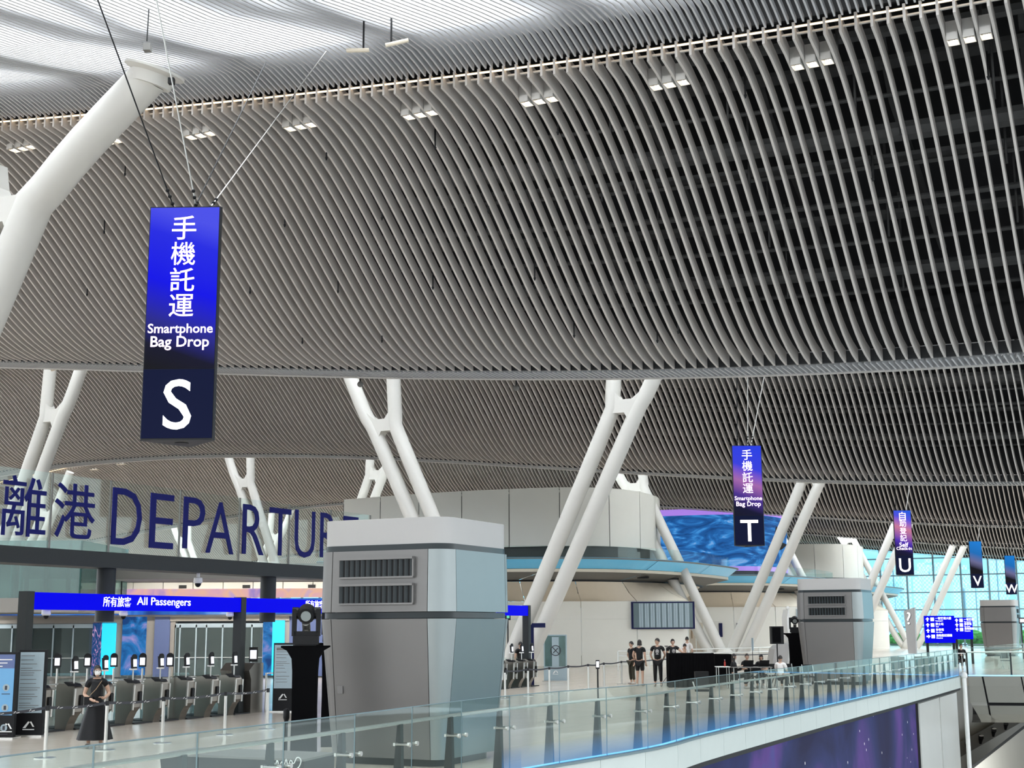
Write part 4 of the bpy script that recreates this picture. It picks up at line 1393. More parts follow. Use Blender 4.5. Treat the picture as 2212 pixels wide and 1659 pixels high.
for i, u in enumerate((46.9, 47.8, 48.7, 49.6)):
    g = dup(g0, W(u, -23.25, 0), 0, 'distant brushed metal turnstile, ' + ['first past the big kiosk', 'second past the big kiosk', 'third past the big kiosk', 'fourth past the kiosk, by the dark sign post'][i])
    g['group'] = 'turnstiles beyond the big kiosk'
# second row of tablets at the inner ends
first = None
for i, px in enumerate((124, 189, 246, 308, 367)):
    p = at(px, 1436, 36.0); u_, v_ = p.x * SA + p.y * CA, p.x * CA - p.y * SA
    t = thing('face_scanner', 'black tablet on a pole at the inner gates, ' + ['leftmost of five', 'second of five', 'third of five, right of the woman', 'fourth of five', 'rightmost of five'][i], 'tablet', Vector((p.x, p.y, 0)), -R(0), 'inner face scanners')
    if first is None:
        c = MB(); c.tube([(0, 0, 0.0), (0, 0, 1.3)], 0.025, 8); part('pole', c, 'steel', t)
        c = MB(); c.box((-0.09, -0.02, 1.34), (0.09, 0.03, 1.62)); c.tube([(0, -0.02, 1.60), (0, 0.03, 1.60)], 0.09, 14); tb = part('tablet', c, 'black', t)
        c = MB(); c.box((-0.065, -0.028, 1.38), (0.065, -0.02, 1.57)); part('tablet_display', c, 'tablet_screen', tb)
        first = t
    else:
        for ch in first.children:
            d = ch.copy(); col.objects.link(d); d.parent = t
            for gch in ch.children:
                e = gch.copy(); col.objects.link(e); e.parent = d
# wide staff gate
sg = thing('staff_gate', 'wide slanted metal staff gate cabinet at the end of the turnstiles', 'gate', W(31.6, -23.5, 0))
mb = MB()
poly = [(0, 0), (0.55, 0), (0.55, 1.35), (0.15, 1.35), (-0.1, 1.15), (0.0, 0.9)]
n = len(poly); vs = [W(x, 0, z) for x, z in poly] + [W(x, -1.0, z) for x, z in poly]
mb.add(vs, [tuple(range(n)), tuple(range(2 * n - 1, n - 1, -1))] + [(i, (i + 1) % n, n + (i + 1) % n, n + i) for i in range(n)])
part('cabinet', mb, 'steel_warm', sg)
mb = MB(); mb.tube([W(0.7, 0, 0.0), W(0.7, 0, 1.05), W(1.6, 0, 1.05), W(1.6, 0, 0.0)], 0.03, 8); part('rail', mb, 'steel', sg)
mb = MB(); mb.hexa([W(0.75, -0.01, 0.2), W(1.55, -0.01, 0.2), W(1.55, -0.03, 0.2), W(0.75, -0.03, 0.2), W(0.75, -0.01, 0.95), W(1.55, -0.01, 0.95), W(1.55, -0.03, 0.95), W(0.75, -0.03, 0.95)]); part('glass_flap', mb, 'clear_glass', sg)
mb = MB(); mb.box((-0.12, -0.03, 1.38), (0.12, 0.02, 1.78)); tb = part('tablet', mb, 'black', sg); tb.location = W(0.35, -0.2, 0)
mb = MB(); mb.box((-0.09, -0.04, 1.46), (0.09, -0.03, 1.70)); part('tablet_display', mb, 'tablet_screen', tb)

# ================================================================ QUEUE BARRIER
def make_post():
    t = thing('barrier_post', 'x', 'barrier post')
    mb = MB(); mb.lathe([(0.19, 0.0), (0.19, 0.012), (0.15, 0.022), (0.03, 0.03)], 24); part('base', mb, 'steel', t, smooth=True)
    mb = MB(); mb.tube([(0, 0, 0.02), (0, 0, 0.90)], 0.033, 14); part('pole', mb, 'steel', t, smooth=True)
    mb = MB(); mb.tube([(0, 0, 0.84), (0, 0, 0.93)], 0.038, 14); part('belt_head', mb, 'darkgrey', t, smooth=True)
    return t
PB = [(-70, 1662), (97, 1638), (227, 1621), (350, 1606), (485, 1588), (577, 1576), (1091, 1510), (1141, 1504), (1187, 1500), (1228, 1494), (1271, 1489), (1305, 1484), (1343, 1478), (1420, 1470), (1500, 1461), (1580, 1454), (1700, 1448), (1790, 1443)]
plab = ['cut off by the frame edge beside the info boards', 'in front of the tall info boards', 'in front of the masked woman', 'just past the masked woman', 'fourth along the belt from the info boards', 'beside the tall black stage light column', 'nearest past the big kiosk', 'second past the big kiosk', 'by the striped no smoking board', 'just past the no smoking board', 'fifth past the big kiosk', 'sixth past the big kiosk', 'left of the group of people in black', 'hidden behind the man in black with folded arms', 'behind the black draped table', 'beyond the seated laptop group', 'beside the loudspeaker stand', 'beside the right stage light column']
bpz = make_post(); bpos = []
for i, (px, py) in enumerate(PB):
    q = fl(px, py); bpos.append(q)
    lab = 'silver queue post ' + plab[i]
    if i == 0: bpz.location = q; bpz['label'] = lab; p_ = bpz
    else: p_ = dup(bpz, q, 0, lab)
    p_['group'] = 'silver queue barrier posts'
mark = MB(); mark.add([(0, 0, 0), (0.05, 0, 0.035), (0.07, 0, 0.0), (0.16, 0, 0.012), (0.16, 0, 0.0), (0.08, 0, -0.008), (0.05, 0, 0.02), (0.01, 0, -0.006)], [(0, 7, 6, 1), (1, 6, 5, 2), (2, 5, 4, 3)])
mark_me = mark.mesh('belt_mark', 'white')
for i, (a, b) in enumerate(zip(bpos, bpos[1:])):
    if i == 5: continue
    n = 10; rows = [[], []]
    for k in range(n + 1):
        s = k / n; c = a.lerp(b, s); z = 0.895 - 0.035 * math.sin(PI * s)
        rows[0].append(Vector((c.x, c.y, z - 0.025))); rows[1].append(Vector((c.x, c.y, z + 0.025)))
    t_ = (b - a).normalized()
    mb = MB(); mb.slab(rows, Vector((-t_.y, t_.x, 0)) * 0.003)
    o_ = part('barrier_belt', mb, 'ink'); tag(o_, 'dark printed queue belt ' + ['running off the frame before the info boards', 'stretched from the info boards to the masked woman', 'stretched past the masked woman', 'between the third and fourth queue posts', 'ending at the black stage light column', '', 'first past the big kiosk', 'second past the big kiosk', 'crossing before the no smoking board', 'just past the no smoking board', 'fifth span past the big kiosk', 'left of the group in black', 'behind the group in black', 'behind the man with folded arms', 'behind the black draped table', 'behind the seated laptop group', 'beyond the loudspeaker stand'][i], 'belt', 'queue barrier belts')
    if i < 5:
        L_ = (b - a).length; k = 0.25
        ang = math.atan2(t_.y, t_.x)
        while k < L_ - 0.2:
            s = k / L_; c = a.lerp(b, s); z = 0.895 - 0.035 * math.sin(PI * s) - 0.008
            m_ = link('belt_mark', mark_me, o_, (c.x + t_.y * 0.005, c.y - t_.x * 0.005, z), ang); k += 0.42

# ================================================================ INFO BOARDS
def board(label, px0, px1, pt, pb, v=None, face='poster', head=None, frame='black', Y=None, split=0.73, name='info_board'):
    bl, br_ = fl(px0, pb), fl(px1, pb)
    if Y: bl, br_ = at(px0, pb, Y), at(px1, pb, Y); bl.z = br_.z = 0.0
    w = (br_ - bl).length; H = at(px0, pt, bl.y).z
    ang = math.atan2(br_.y - bl.y, br_.x - bl.x)
    t = thing(name, label, 'sign', Vector((bl.x, bl.y, 0)), ang)
    mb = MB(); mb.box((0, 0, 0.03), (w, 0.12, H)); part('frame', mb, frame, t)
    z0 = H * (1 - split)
    mb = MB(); mb.box((0.05 * w, -0.012, z0), (0.95 * w, 0, H - 0.05)); part('poster', mb, face, t)
    if head:
        mb = MB(); mb.box((0.05 * w, -0.016, H - 0.05 - (H - z0) * 0.22), (0.95 * w, -0.012, H - 0.05)); part('poster_header', mb, head, t)
    mb = MB(); mb.box((-0.05, -0.15, 0.0), (w + 0.05, 0.3, 0.035)); part('foot_plate', mb, 'steel', t)
    return t, w, H, z0
t, w, H, z0 = board('tall info board with blue header and six round item icons, at the frame edge', -75, 28, 1409, 1596, face='poster_blue', head='blue_wall')
for r_ in range(3):
    for c_ in range(3):
        mb = MB(); x = w * (0.2 + 0.3 * c_); z = H - 0.75 - r_ * 0.42
        mb.tube([(x, -0.02, z), (x, -0.012, z)], 0.075, 18); ic = part('icon_disc', mb, 'poster', t)
        mb = MB(); mb.box((x - 0.025, -0.025, z - 0.045), (x + 0.025, -0.02, z + 0.04)); part('icon', mb, 'ink', ic)
        mb = MB(); mb.box((x - 0.09, -0.02, z - 0.14), (x + 0.09, -0.012, z - 0.125)); part('caption', mb, 'ink', t)
for k in range(3):
    mb = MB(); mb.box((w * 0.3, -0.022, H - 0.17 - k * 0.07), (w * (0.9 - 0.1 * k), -0.018, H - 0.15 - k * 0.07)); part('heading_line', mb, 'white', t)
t2, w2, H2, z02 = board('tall info board covered with fine lines of grey text, before the first turnstile', 32, 90, 1404, 1591)
random.seed(3)
mb = MB()
z = H2 - 0.13
while z > z02 + 0.1:
    mb.box((0.09 * w2, -0.018, z), (w2 * random.uniform(0.5, 0.9), -0.012, z + 0.012)); z -= random.choice((0.05, 0.05, 0.09))
part('print_lines', mb, 'soffit', t2, kind='stuff')
def mountain_logo(t, x, z, s):
    mb = MB(); mb.add([(x - 0.5 * s, -0.02, z), (x - 0.05 * s, -0.02, z + 0.55 * s), (x + 0.1 * s, -0.02, z + 0.5 * s), (x - 0.25 * s, -0.02, z)], [(0, 3, 2, 1)])
    mb.add([(x + 0.1 * s, -0.02, z + 0.5 * s), (x + 0.22 * s, -0.02, z + 0.55 * s), (x + 0.5 * s, -0.02, z + 0.1 * s), (x + 0.35 * s, -0.02, z + 0.1 * s)], [(0, 3, 2, 1)])
    mb.box((x - 0.5 * s, -0.022, z - 0.16 * s), (x + 0.5 * s, -0.018, z - 0.08 * s))
    part('emblem', mb, 'white', t)
mountain_logo(t2, w2 * 0.5, z02 - 0.32, 0.26)
mountain_logo(t, w * 0.85, z02 - 0.32, 0.26)
t3, w3, H3, z03 = board('slim notice board with grey printed page beside the black stage light', 588, 632, 1389, 1538, split=0.66)
mb = MB(); z = H3 - 0.25
while z > z03 + 0.12:
    mb.box((0.14 * w3, -0.018, z), (w3 * random.uniform(0.5, 0.85), -0.012, z + 0.012)); z -= random.choice((0.05, 0.08, 0.11))
mb.box((0.15 * w3, -0.018, H3 - 0.2), (0.85 * w3, -0.012, H3 - 0.13))
part('print_lines', mb, 'soffit', t3, kind='stuff')
mountain_logo(t3, w3 * 0.5, z03 - 0.28, 0.24)
t4, w4, H4, z04 = board('glass-fronted no smoking board with dark stripes beside the distant turnstiles', 1175, 1225, 1371, 1472, face='lift_glass', frame='poster', split=0.68, name='notice_board')
mb = MB()
for k in range(26):
    a0, a1 = 2 * PI * k / 26, 2 * PI * (k + 1) / 26
    c = (w4 * 0.52, H4 * 0.66)
    mb.add([(c[0] + math.cos(a) * r_, -0.03, c[1] + math.sin(a) * r_) for a, r_ in ((a0, 0.23), (a1, 0.23), (a1, 0.195), (a0, 0.195))], [(0, 1, 2, 3)])
M_ = Matrix.Translation((c[0], 0, c[1])) @ Matrix.Rotation(R(45), 4, 'Y'); mb.box((-0.21, -0.03, -0.018), (0.21, -0.028, 0.018), 0, M_)
mb.box((-0.15, -0.032, -0.02), (0.15, -0.03, 0.02), 0, Matrix.Translation((c[0], 0, c[1])) @ Matrix.Rotation(R(-45), 4, 'Y'))
part('no_smoking_symbol', mb, 'ink', t4)
mb = MB(); mb.box((w4 * 0.36, -0.02, z04), (w4 * 0.66, -0.014, H4 - 0.1)); part('poster_strip', mb, 'poster', t4)
mountain_logo(t4, w4 * 0.5, z04 - 0.3, 0.24)

# ================================================================ IMMIGRATION HALL FRONT (frontal wall with doors and LED screens)
YW = 66.0
def wx(px): return at(px, 1330, YW).x
def wz(py, px=350): return at(px, py, YW).z
hw = sroot('wall_front', label='front of the immigration hall with doors and LED bands')
def slabw(nm, px0, px1, pt, pb, m, y0=0.0, y1=0.4, parent=hw):
    mb = MB(); mb.box((wx(px0), YW + y0, wz(pb)), (wx(px1), YW + y1, wz(pt)))
    return part(nm, mb, m, parent)
slabw('canopy', 150, 1000, 1228, 1258, 'soffit', -4.5, 3)
X0, X1 = wx(-420), wx(1000)
for i in range(22):                       # white band in panels
    a, b = X0 + (X1 - X0) * i / 22, X0 + (X1 - X0) * (i + 1) / 22
    mb = MB(); mb.box((a + 0.02, YW - 0.4, wz(1273)), (b - 0.02, YW, wz(1259))); link('band_panel', mb.mesh('band_panel', 'panel_white'), hw)
slabw('lintel', -420, 1000, 1326, 1332, 'jamb', -0.35, 0.4)
lp = thing('led_banner_upper', 'narrow pink and orange LED banner high on the immigration hall front', 'screen')
slabw('display', -420, 1000, 1273, 1292, 'led_banner_pink', -0.45, -0.1, lp)
lp2 = thing('led_banner', 'long blue ocean LED banner above the boarding doors', 'screen')
slabw('display', -420, 1000, 1294, 1328, 'led_banner_blue', -0.5, -0.1, lp2)
slabw('grey_band', -420, 72, 1272, 1304, 'jamb', -0.9, -0.5)
for px in (266, 397, 534, 675):
    v_ = thing('air_grille', 'small dark air grille on the white band above the pink banner, ' + {266: 'leftmost of four', 397: 'second of four', 534: 'third of four', 675: 'rightmost of four'}[px], 'vent', group='band air grilles')
    slabw('frame', px - 8, px + 8, 1265, 1272, 'darkgrey', -0.46, -0.4, v_)
for i in range(8):
    la = bpy.data.lights.new('canopy_lamp', 'AREA'); la.shape = 'RECTANGLE'; la.size = 4.5; la.size_y = 0.5; la.energy = 260; la.color = (1.0, 0.93, 0.84)
    lo = bpy.data.objects.new('canopy_lamp', la); col.objects.link(lo); lo.location = (X0 + (X1 - X0) * (i + 0.5) / 8, YW - 3.2, wz(1258) - 0.03); lo.rotation_euler = (R(20), 0, 0)
# wall piers and doors
def pier(px0, px1, m, pt=1330, y0=0.0): slabw('pier', px0, px1, pt, 1462, m, y0, 0.4)
pier(-420, -120, 'jamb'); pier(252, 267, 'jamb'); pier(318, 336, 'jamb'); pier(336, 369, 'blue_wall', y0=-0.1); pier(368, 380, 'jamb'); pier(616, 626, 'jamb'); pier(626, 760, 'blue_wall'); pier(760, 1000, 'panel_white')
slabw('lintel', -120, 266, 1330, 1346, 'jamb', -0.1, 0.4); slabw('lintel', 368, 626, 1330, 1342, 'jamb', -0.1, 0.4)
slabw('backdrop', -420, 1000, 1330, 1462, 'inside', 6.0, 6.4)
def screenw(nm, lab, px0, px1, pt, pb, m, y0=-0.1):
    t = thing('led_screen', lab, 'screen'); slabw('display', px0, px1, pt, pb, m, y0, y0 + 0.1, t); return t
screenw('led_panel', 'plain bright cyan light panel beside the left doors', 223, 253, 1344, 1457, 'cyan_led')
screenw('led_panel', 'narrow LED panel with pink coral picture left of the cyan panel', 203, 223, 1344, 1458, 'led_pink_coral')
screenw('led_panel', 'tall LED panel with blue sea creatures and coral between the two door groups', 267, 318, 1328, 1458, 'led_coral')
screenw('led_panel', 'plain bright cyan light panel beside the black stage light', 590, 616, 1341, 1460, 'cyan_led')
screenw('led_panel', 'dark blue LED panel with pink coral near the slim notice board', 570, 590, 1341, 1500 and 1460, 'led_coral')
rg = MB()
def doors(lab, pxs, idx):
    t = thing('door_%d' % idx, lab, 'door'); t['kind'] = 'structure'
    del t['category']
    slabw('head_rail', pxs[0], pxs[-1], 1347, 1356, 'door_frame', 0.0, 0.15, t)
    for a in pxs: slabw('stile', a - 1.5, a + 1.5, 1350, 1460, 'door_frame', 0.0, 0.12, t)
    for a, b in zip(pxs, pxs[1:]):
        slabw('glass_leaf', a + 1.5, b - 1.5, 1356, 1460, 'door_glass', 0.05, 0.08, t)
        slabw('push_bar', a + 1.5, b - 1.5, 1420, 1421.5, 'steel', 0.0, 0.05, t)
    return t
doors('sliding glass doors left of the coral panel', (-110, -60, -10, 28, 70, 117, 160, 203), 1)
doors('sliding glass doors right of the blue wall strip', (380, 390, 425, 447, 482, 508, 545, 570), 2)
# things glimpsed inside
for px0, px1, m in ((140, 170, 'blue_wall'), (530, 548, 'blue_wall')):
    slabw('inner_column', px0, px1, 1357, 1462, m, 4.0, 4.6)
ev = thing('escalator_inside', 'pale escalator balustrades seen through the right-hand glass doors', 'escalator')
for px0, px1 in ((385, 455), (455, 495)):
    mb = MB(); a, b = wx(px0), wx(px1); z1 = wz(1429)
    mb.tube([(a, YW + 3, z1 - 0.5), (b - 0.5, YW + 3, z1 - 0.3), (b, YW + 3, z1 - 1.0)], [0.5, 0.5, 0.4], 8); part('balustrade', mb, 'panel_beige', ev, smooth=True)

# glass lift box behind the gantry
lx = thing('glass_lift_shaft', 'green glass lift shaft standing behind the gantry beam at the frame edge', 'lift')
YL = 58.0
a, b = at(-160, 1300, YL), at(172, 1300, YL)
zl0, zl1 = at(0, 1292, YL).z, at(0, 1168, YL).z
mb = MB(); mb.box((a.x, YL, zl0), (b.x, YL + 0.06, zl1)); mb.box((b.x - 0.06, YL, zl0), (b.x, YL + 7, zl1)); part('glass_wall', mb, 'lift_glass', lx)
mb = MB(); mb.box((a.x, YL - 0.1, zl0 - 0.6), (b.x, YL + 7, zl0)); part('base', mb, 'jamb', lx)
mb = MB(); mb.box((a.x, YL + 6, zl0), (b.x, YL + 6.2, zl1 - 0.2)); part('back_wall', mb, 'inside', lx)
mb = MB(); mb.box((a.x, YL - 0.12, zl1), (b.x + 0.05, YL + 7, zl1 + 0.12)); part('roof', mb, 'clear_glass', lx)
for px in (-40, 36, 58, 100, 148, 172):
    c = at(px, 1250, YL + 1.2); mb = MB(); mb.tube([(c.x, c.y, zl0), (c.x, c.y, zl1)], 0.10, 8); part('shaft_post', mb, 'darkgrey', lx)
for px in (26, 46):
    c = at(px, 1250, YL + 0.6); mb = MB(); mb.tube([(c.x, c.y, zl0), (c.x, c.y, zl1)], 0.08, 8); part('guide_rail', mb, 'steel', lx)
for px in (70, 115):
    c = at(px, 1250, YL + 3); mb = MB(); mb.box((c.x - 0.5, c.y, zl0), (c.x + 0.9, c.y + 0.05, zl0 + 0.9)); part('inner_panel', mb, 'panel_beige', lx)
mb = MB(); mb.box((a.x, YL - 0.1, 0), (a.x + 0.5, YL + 6, zl0)); part('leg_wall', mb, 'jamb', lx)

# ================================================================ WHITE ROTUNDA BUILDINGS
def resample(P, n): return smooth_path([Vector((x, y, 0)) for x, y in P], n)
DRUM = [(-11, 89), (-5.3, 85), (-1.3, 83), (3, 81.7), (6, 82.5), (8.3, 85.5), (9.7, 90), (9.6, 97)]
LEDGE = [(-12, 84), (-5, 80.4), (0, 79.6), (5, 80.2), (9, 83.4), (12.5, 88.8), (15.9, 97), (13.5, 99.5)]
LEDG2 = [(-12, 84.8), (-5, 81.2), (0, 80.4), (4.8, 81.0), (8.6, 84.0), (12.0, 89.2), (15.1, 96.6), (13.2, 99)]
INNER = [(-12, 86.6), (-5, 83.0), (0, 82.3), (4.4, 82.6), (8.0, 85.4), (11.2, 90.0), (13.2, 96), (12.4, 98.5)]
WALL = [(-12, 88), (-6, 85.2), (-1, 84.2), (4, 83.9), (8, 83.9), (10.3, 84.2), (10.9, 86.5), (11.3, 98)]
def rotunda(name, label, off, drum_z=(7.05, 10.55), led=False, npan=11):
    off = Vector(off)
    t = thing(name, label, 'building', off)
    N = npan * 4 + 1
    D, L1, L2, I_, Wl = [resample(p, N) for p in (DRUM, LEDGE, LEDG2, INNER, WALL)]
    def outward(P):
        return offs(P, 0.12)
    def panels(nm, A, za, B, zb, m, gap=0.012, every=4, mid=None, sh=True):
        k = 0
        while k < N - 1:
            e = min(k + every, N - 1)
            ra, rb = [A[i] + Vector((0, 0, za)) for i in range(k, e + 1)], [B[i] + Vector((0, 0, zb)) for i in range(k, e + 1)]
            for r_ in (ra, rb):
                r_[0] = r_[0].lerp(r_[1], gap * 3); r_[-1] = r_[-1].lerp(r_[-2], gap * 3)
            mb = MB(); d = Vector((-0.02, 0.10, 0))
            rows = [ra, rb]
            if mid:
                rows = [ra, [p.lerp(q, 0.5) + Vector((0, 0, mid)) for p, q in zip(ra, rb)], rb]
            mb.slab(rows, d)
            link(nm, mb.mesh(nm, m, sh), t)
            k = e
    if not led:
        panels('drum_panel', D, drum_z[0], D, drum_z[1], 'panel_white')
    core = MB(); inn = [p + Vector((-0.1, 0.6, 0)) for p in D]
    core.slab([[p + Vector((0, 0, 5.6)) for p in inn], [p + Vector((0, 0, drum_z[1] - 0.05)) for p in inn]], (0, 0.2, 0)); part('dark_recess', core, 'kiosk_band', t, smooth=True)
    rf = MB(); rf.prism([(p.x, p.y) for p in inn] + [(-12, 99)], drum_z[1] - 0.25, drum_z[1] - 0.1); part('roof', rf, 'panel_white', t)
    panels('sky_fascia', L2, 5.68, L1, 6.30, 'sky_fascia', every=8)
    panels('lip', L2, 5.48, L2, 5.66, 'panel_beige', every=N - 1)
    panels('soffit', I_, 5.08, L2, 5.48, 'soffit', every=8)
    tp = MB(); tp.prism([(p.x, p.y) for p in L1] + [(-12, 99)], 6.2, 6.28); part('terrace', tp, 'soffit', t)
    panels('dark_reveal', I_, 4.98, I_, 5.08, 'black', every=N - 1)
    In2 = [p.lerp(q, 0.10) for p, q in zip(I_, Wl)]
    panels('belly_panel', Wl, 3.85, In2, 4.98, 'panel_beige', mid=-0.12, every=4)
    for z0, z1 in ((0.0, 2.75), (2.77, 3.83)):
        panels('wall_panel', Wl, z0, Wl, z1, 'panel_white', every=4)
    # small vents in the soffit
    for i in (14, 25, 29):
        c = I_[i].lerp(L2[i], 0.5) + Vector((0, 0, 5.23)); mb = MB(); mb.box((c.x - 0.35, c.y - 0.2, c.z - 0.02), (c.x + 0.35, c.y + 0.2, c.z + 0.08)); part('soffit_vent', mb, 'black', t)
    mb = MB()
    gA = [p.lerp(q, 0.25) for p, q in zip(L1, I_)]
    mb.slab([[p + Vector((0, 0, 6.28)) for p in gA], [p + Vector((0, 0, 7.0)) for p in gA]], (0, 0.02, 0)); part('terrace_glass', mb, 'clear_glass', t)
    return t, D, Wl, L1
B1, D1, W1, L1_ = rotunda('rotunda_building', 'nearest white panelled rotunda with sky-blue ledge, behind the two big columns', (0, 0, 0))
B2, D2, W2, _ = rotunda('rotunda_building', 'second rotunda with the curved ocean LED screen, behind the T sign', (13.7, 28, 0), led=True)
B3, D3, W3, _ = rotunda('rotunda_building', 'third white rotunda between the middle kiosk and the U sign', (27.4, 56, 0), drum_z=(7.05, 10.4))
# curved ocean screen on the second rotunda
so_ = thing('ocean_screen', 'large curved LED screen with blue sea and a whale tail, behind the T sign', 'screen', (13.7, 28, 0))
Dn = [p + Vector((0.1, -0.35, 0)) for p in D2]
mb = MB(); mb.slab([[p + Vector((0, 0, 7.0)) for p in Dn], [p + Vector((0, 0, 11.1)) for p in Dn]], (0, 0.2, 0)); part('display', mb, 'led_ocean', so_, smooth=True)
for z0, z1 in ((11.1, 11.6), (6.65, 7.0)):
    mb = MB(); mb.slab([[p + Vector((0, -0.08, z0)) for p in Dn], [p + Vector((0, -0.08, z1)) for p in Dn]], (0, 0.3, 0)); part('screen_frame', mb, 'purple', so_, smooth=True)
tailp = [(0.0, 0.0), (0.55, 0.35), (1.4, 0.9), (2.0, 1.2), (2.3, 2.1), (2.5, 3.3), (2.95, 2.6), (2.9, 1.5), (3.5, 1.2), (3.0, 0.7), (2.2, 0.35), (1.2, 0.1)]
b = at(1636, 1196, 108.0) - so_.location
mb = MB(); vs = [(b.x + x * 0.85, b.y + 0.4, b.z + z * 0.72) for x, z in tailp]
dd = min(Dn, key=lambda p: abs(p.x - vs[3][0]))
mb.add([(x, dd.y - 0.12, z) for x, _, z in vs] + [(x, dd.y - 0.06, z) for x, _, z in vs], [tuple(range(12)), tuple(range(23, 11, -1))] + [(i, 12 + i, 12 + (i + 1) % 12, (i + 1) % 12) for i in range(12)])
part('whale_tail_picture', mb, 'darkgrey', so_)
# curtain window on the first rotunda wall
cw = thing('curtain_window', 'wide blue-grey window with pale curtains on the first rotunda wall', 'window')
def on_wall(px, py, Wp, off=Vector((0, 0, 0)), d=0.06):
    y = min(Wp, key=lambda p: abs((p + off).x - at(px, py, (p + off).y).x)) + off
    return at(px, py, y.y - d)
wa, wb = on_wall(1363, 1300, W1), on_wall(1478, 1300, W1)
za, zb_ = wa.z, on_wall(1363, 1359, W1).z
yy = min(wa.y, wb.y) - 0.1
mb = MB(); mb.box((wa.x, yy - 0.02, zb_), (wb.x, yy + 0.3, za)); part('frame', mb, 'navy', cw)
mb = MB(); mb.box((wa.x + 0.12, yy - 0.04, zb_ + 0.08), (wb.x - 0.12, yy - 0.02, za - 0.08)); part('pane', mb, 'mullion', cw)
for i in range(9):
    x = wa.x + 0.45 + i * (wb.x - wa.x - 0.7) / 9
    rows = [[], []]
    for k in range(7):
        xx = x + k * 0.045; yk = yy - 0.06 - 0.02 * math.sin(k * 2.1)
        rows[0].append((xx, yk, zb_ + 0.10)); rows[1].append((xx, yk, za - 0.10))
    mb = MB(); mb.slab(rows, (0, 0.01, 0)); part('curtain', mb, 'poster', cw)
# small windows and double doors on the second rotunda
for (px0, px1, py0, py1, m, nm, lab) in ((1553, 1561, 1346, 1376, 'navy', 'slot_window', 'narrow dark slot window left of the two on the second rotunda'), (1591, 1600, 1346, 1374, 'navy', 'slot_window', 'narrow dark slot window right of the two on the second rotunda'), (1720, 1737, 1316, 1336, 'poster', 'slot_window', 'bright curtained window piece beside the middle kiosk')):
    a, b = on_wall(px0, py0, W2, Vector((13.7, 28, 0))), on_wall(px1, py1, W2, Vector((13.7, 28, 0)))
    mb = MB(); mb.box((a.x, a.y - 0.05, b.z), (b.x, a.y + 0.2, a.z)); o_ = part(nm, mb, m); tag(o_, lab, 'window')
dd = thing('service_doors', 'cream double service doors with an exit sign above, right of the curtain window', 'door')
yd = 106.0
def bx(px0, px1, pt, pb, y, m, nm, par, th=0.15):
    a, b = at(px0, pt, y), at(px1, pb, y); mb = MB(); mb.box((a.x, y - th, b.z), (b.x, y, a.z)); return part(nm, mb, m, par)
bx(1486, 1503, 1345, 1424, yd, 'panel_beige', 'door_leaf', dd); bx(1504, 1520, 1345, 1424, yd, 'panel_beige', 'door_leaf', dd)
bx(1493, 1496, 1362, 1379, yd - 0.15, 'wood', 'vision_panel', dd, 0.03); bx(1504, 1507, 1362, 1379, yd - 0.15, 'wood', 'vision_panel', dd, 0.03)
bx(1486, 1503, 1341, 1345.5, yd - 0.1, 'exit_green', 'exit_sign', dd, 0.1)

# exit sign and blue gate sign past the big kiosk
ex = thing('exit_sign_box', 'small green exit sign box just past the right edge of the big kiosk', 'sign')
p = at(1097, 1332, 60); mb = MB(); mb.box((p.x - 0.12, p.y, p.z - 0.15), (p.x + 0.12, p.y + 0.1, p.z + 0.15)); part('box', mb, 'kiosk_band', ex)
mb = MB(); mb.box((p.x - 0.05, p.y - 0.01, p.z - 0.07), (p.x + 0.07, p.y, p.z + 0.07)); part('running_symbol', mb, 'exit_green', ex)
mb = MB(); mb.tube([(p.x, p.y + 0.05, p.z - 0.15), (p.x, p.y + 0.05, 0)], 0.03, 6); part('stand', mb, 'darkgrey', ex)
gs = thing('gate_marker', 'navy post sign with an arm bent to the right beside the last gate frame post', 'sign')
p0, p1, p2 = at(1145, 1420, 56), at(1152, 1346, 56), at(1178, 1346, 56)
mb = MB(); mb.hexa([(p0.x, 56, 0), (p0.x + 0.16, 56, 0), (p0.x + 0.16, 56.2, 0), (p0.x, 56.2, 0), (p0.x, 56, p1.z - 0.15), (p0.x + 0.16, 56, p1.z - 0.15), (p0.x + 0.16, 56.2, p1.z - 0.15), (p0.x, 56.2, p1.z - 0.15)]); part('post', mb, 'navy', gs)
mb = MB(); vs = [(p0.x, p1.z - 0.15), (p0.x + 0.16, p1.z - 0.18), (p2.x, p1.z - 0.18), (p2.x, p1.z), (p1.x - 0.05, p1.z)]
mb.add([(x, 56, z) for x, z in vs] + [(x, 56.2, z) for x, z in vs], [tuple(range(5)), tuple(range(9, 4, -1))] + [(i, 5 + i, 5 + (i + 1) % 5, (i + 1) % 5) for i in range(5)]); part('arm', mb, 'navy', gs)

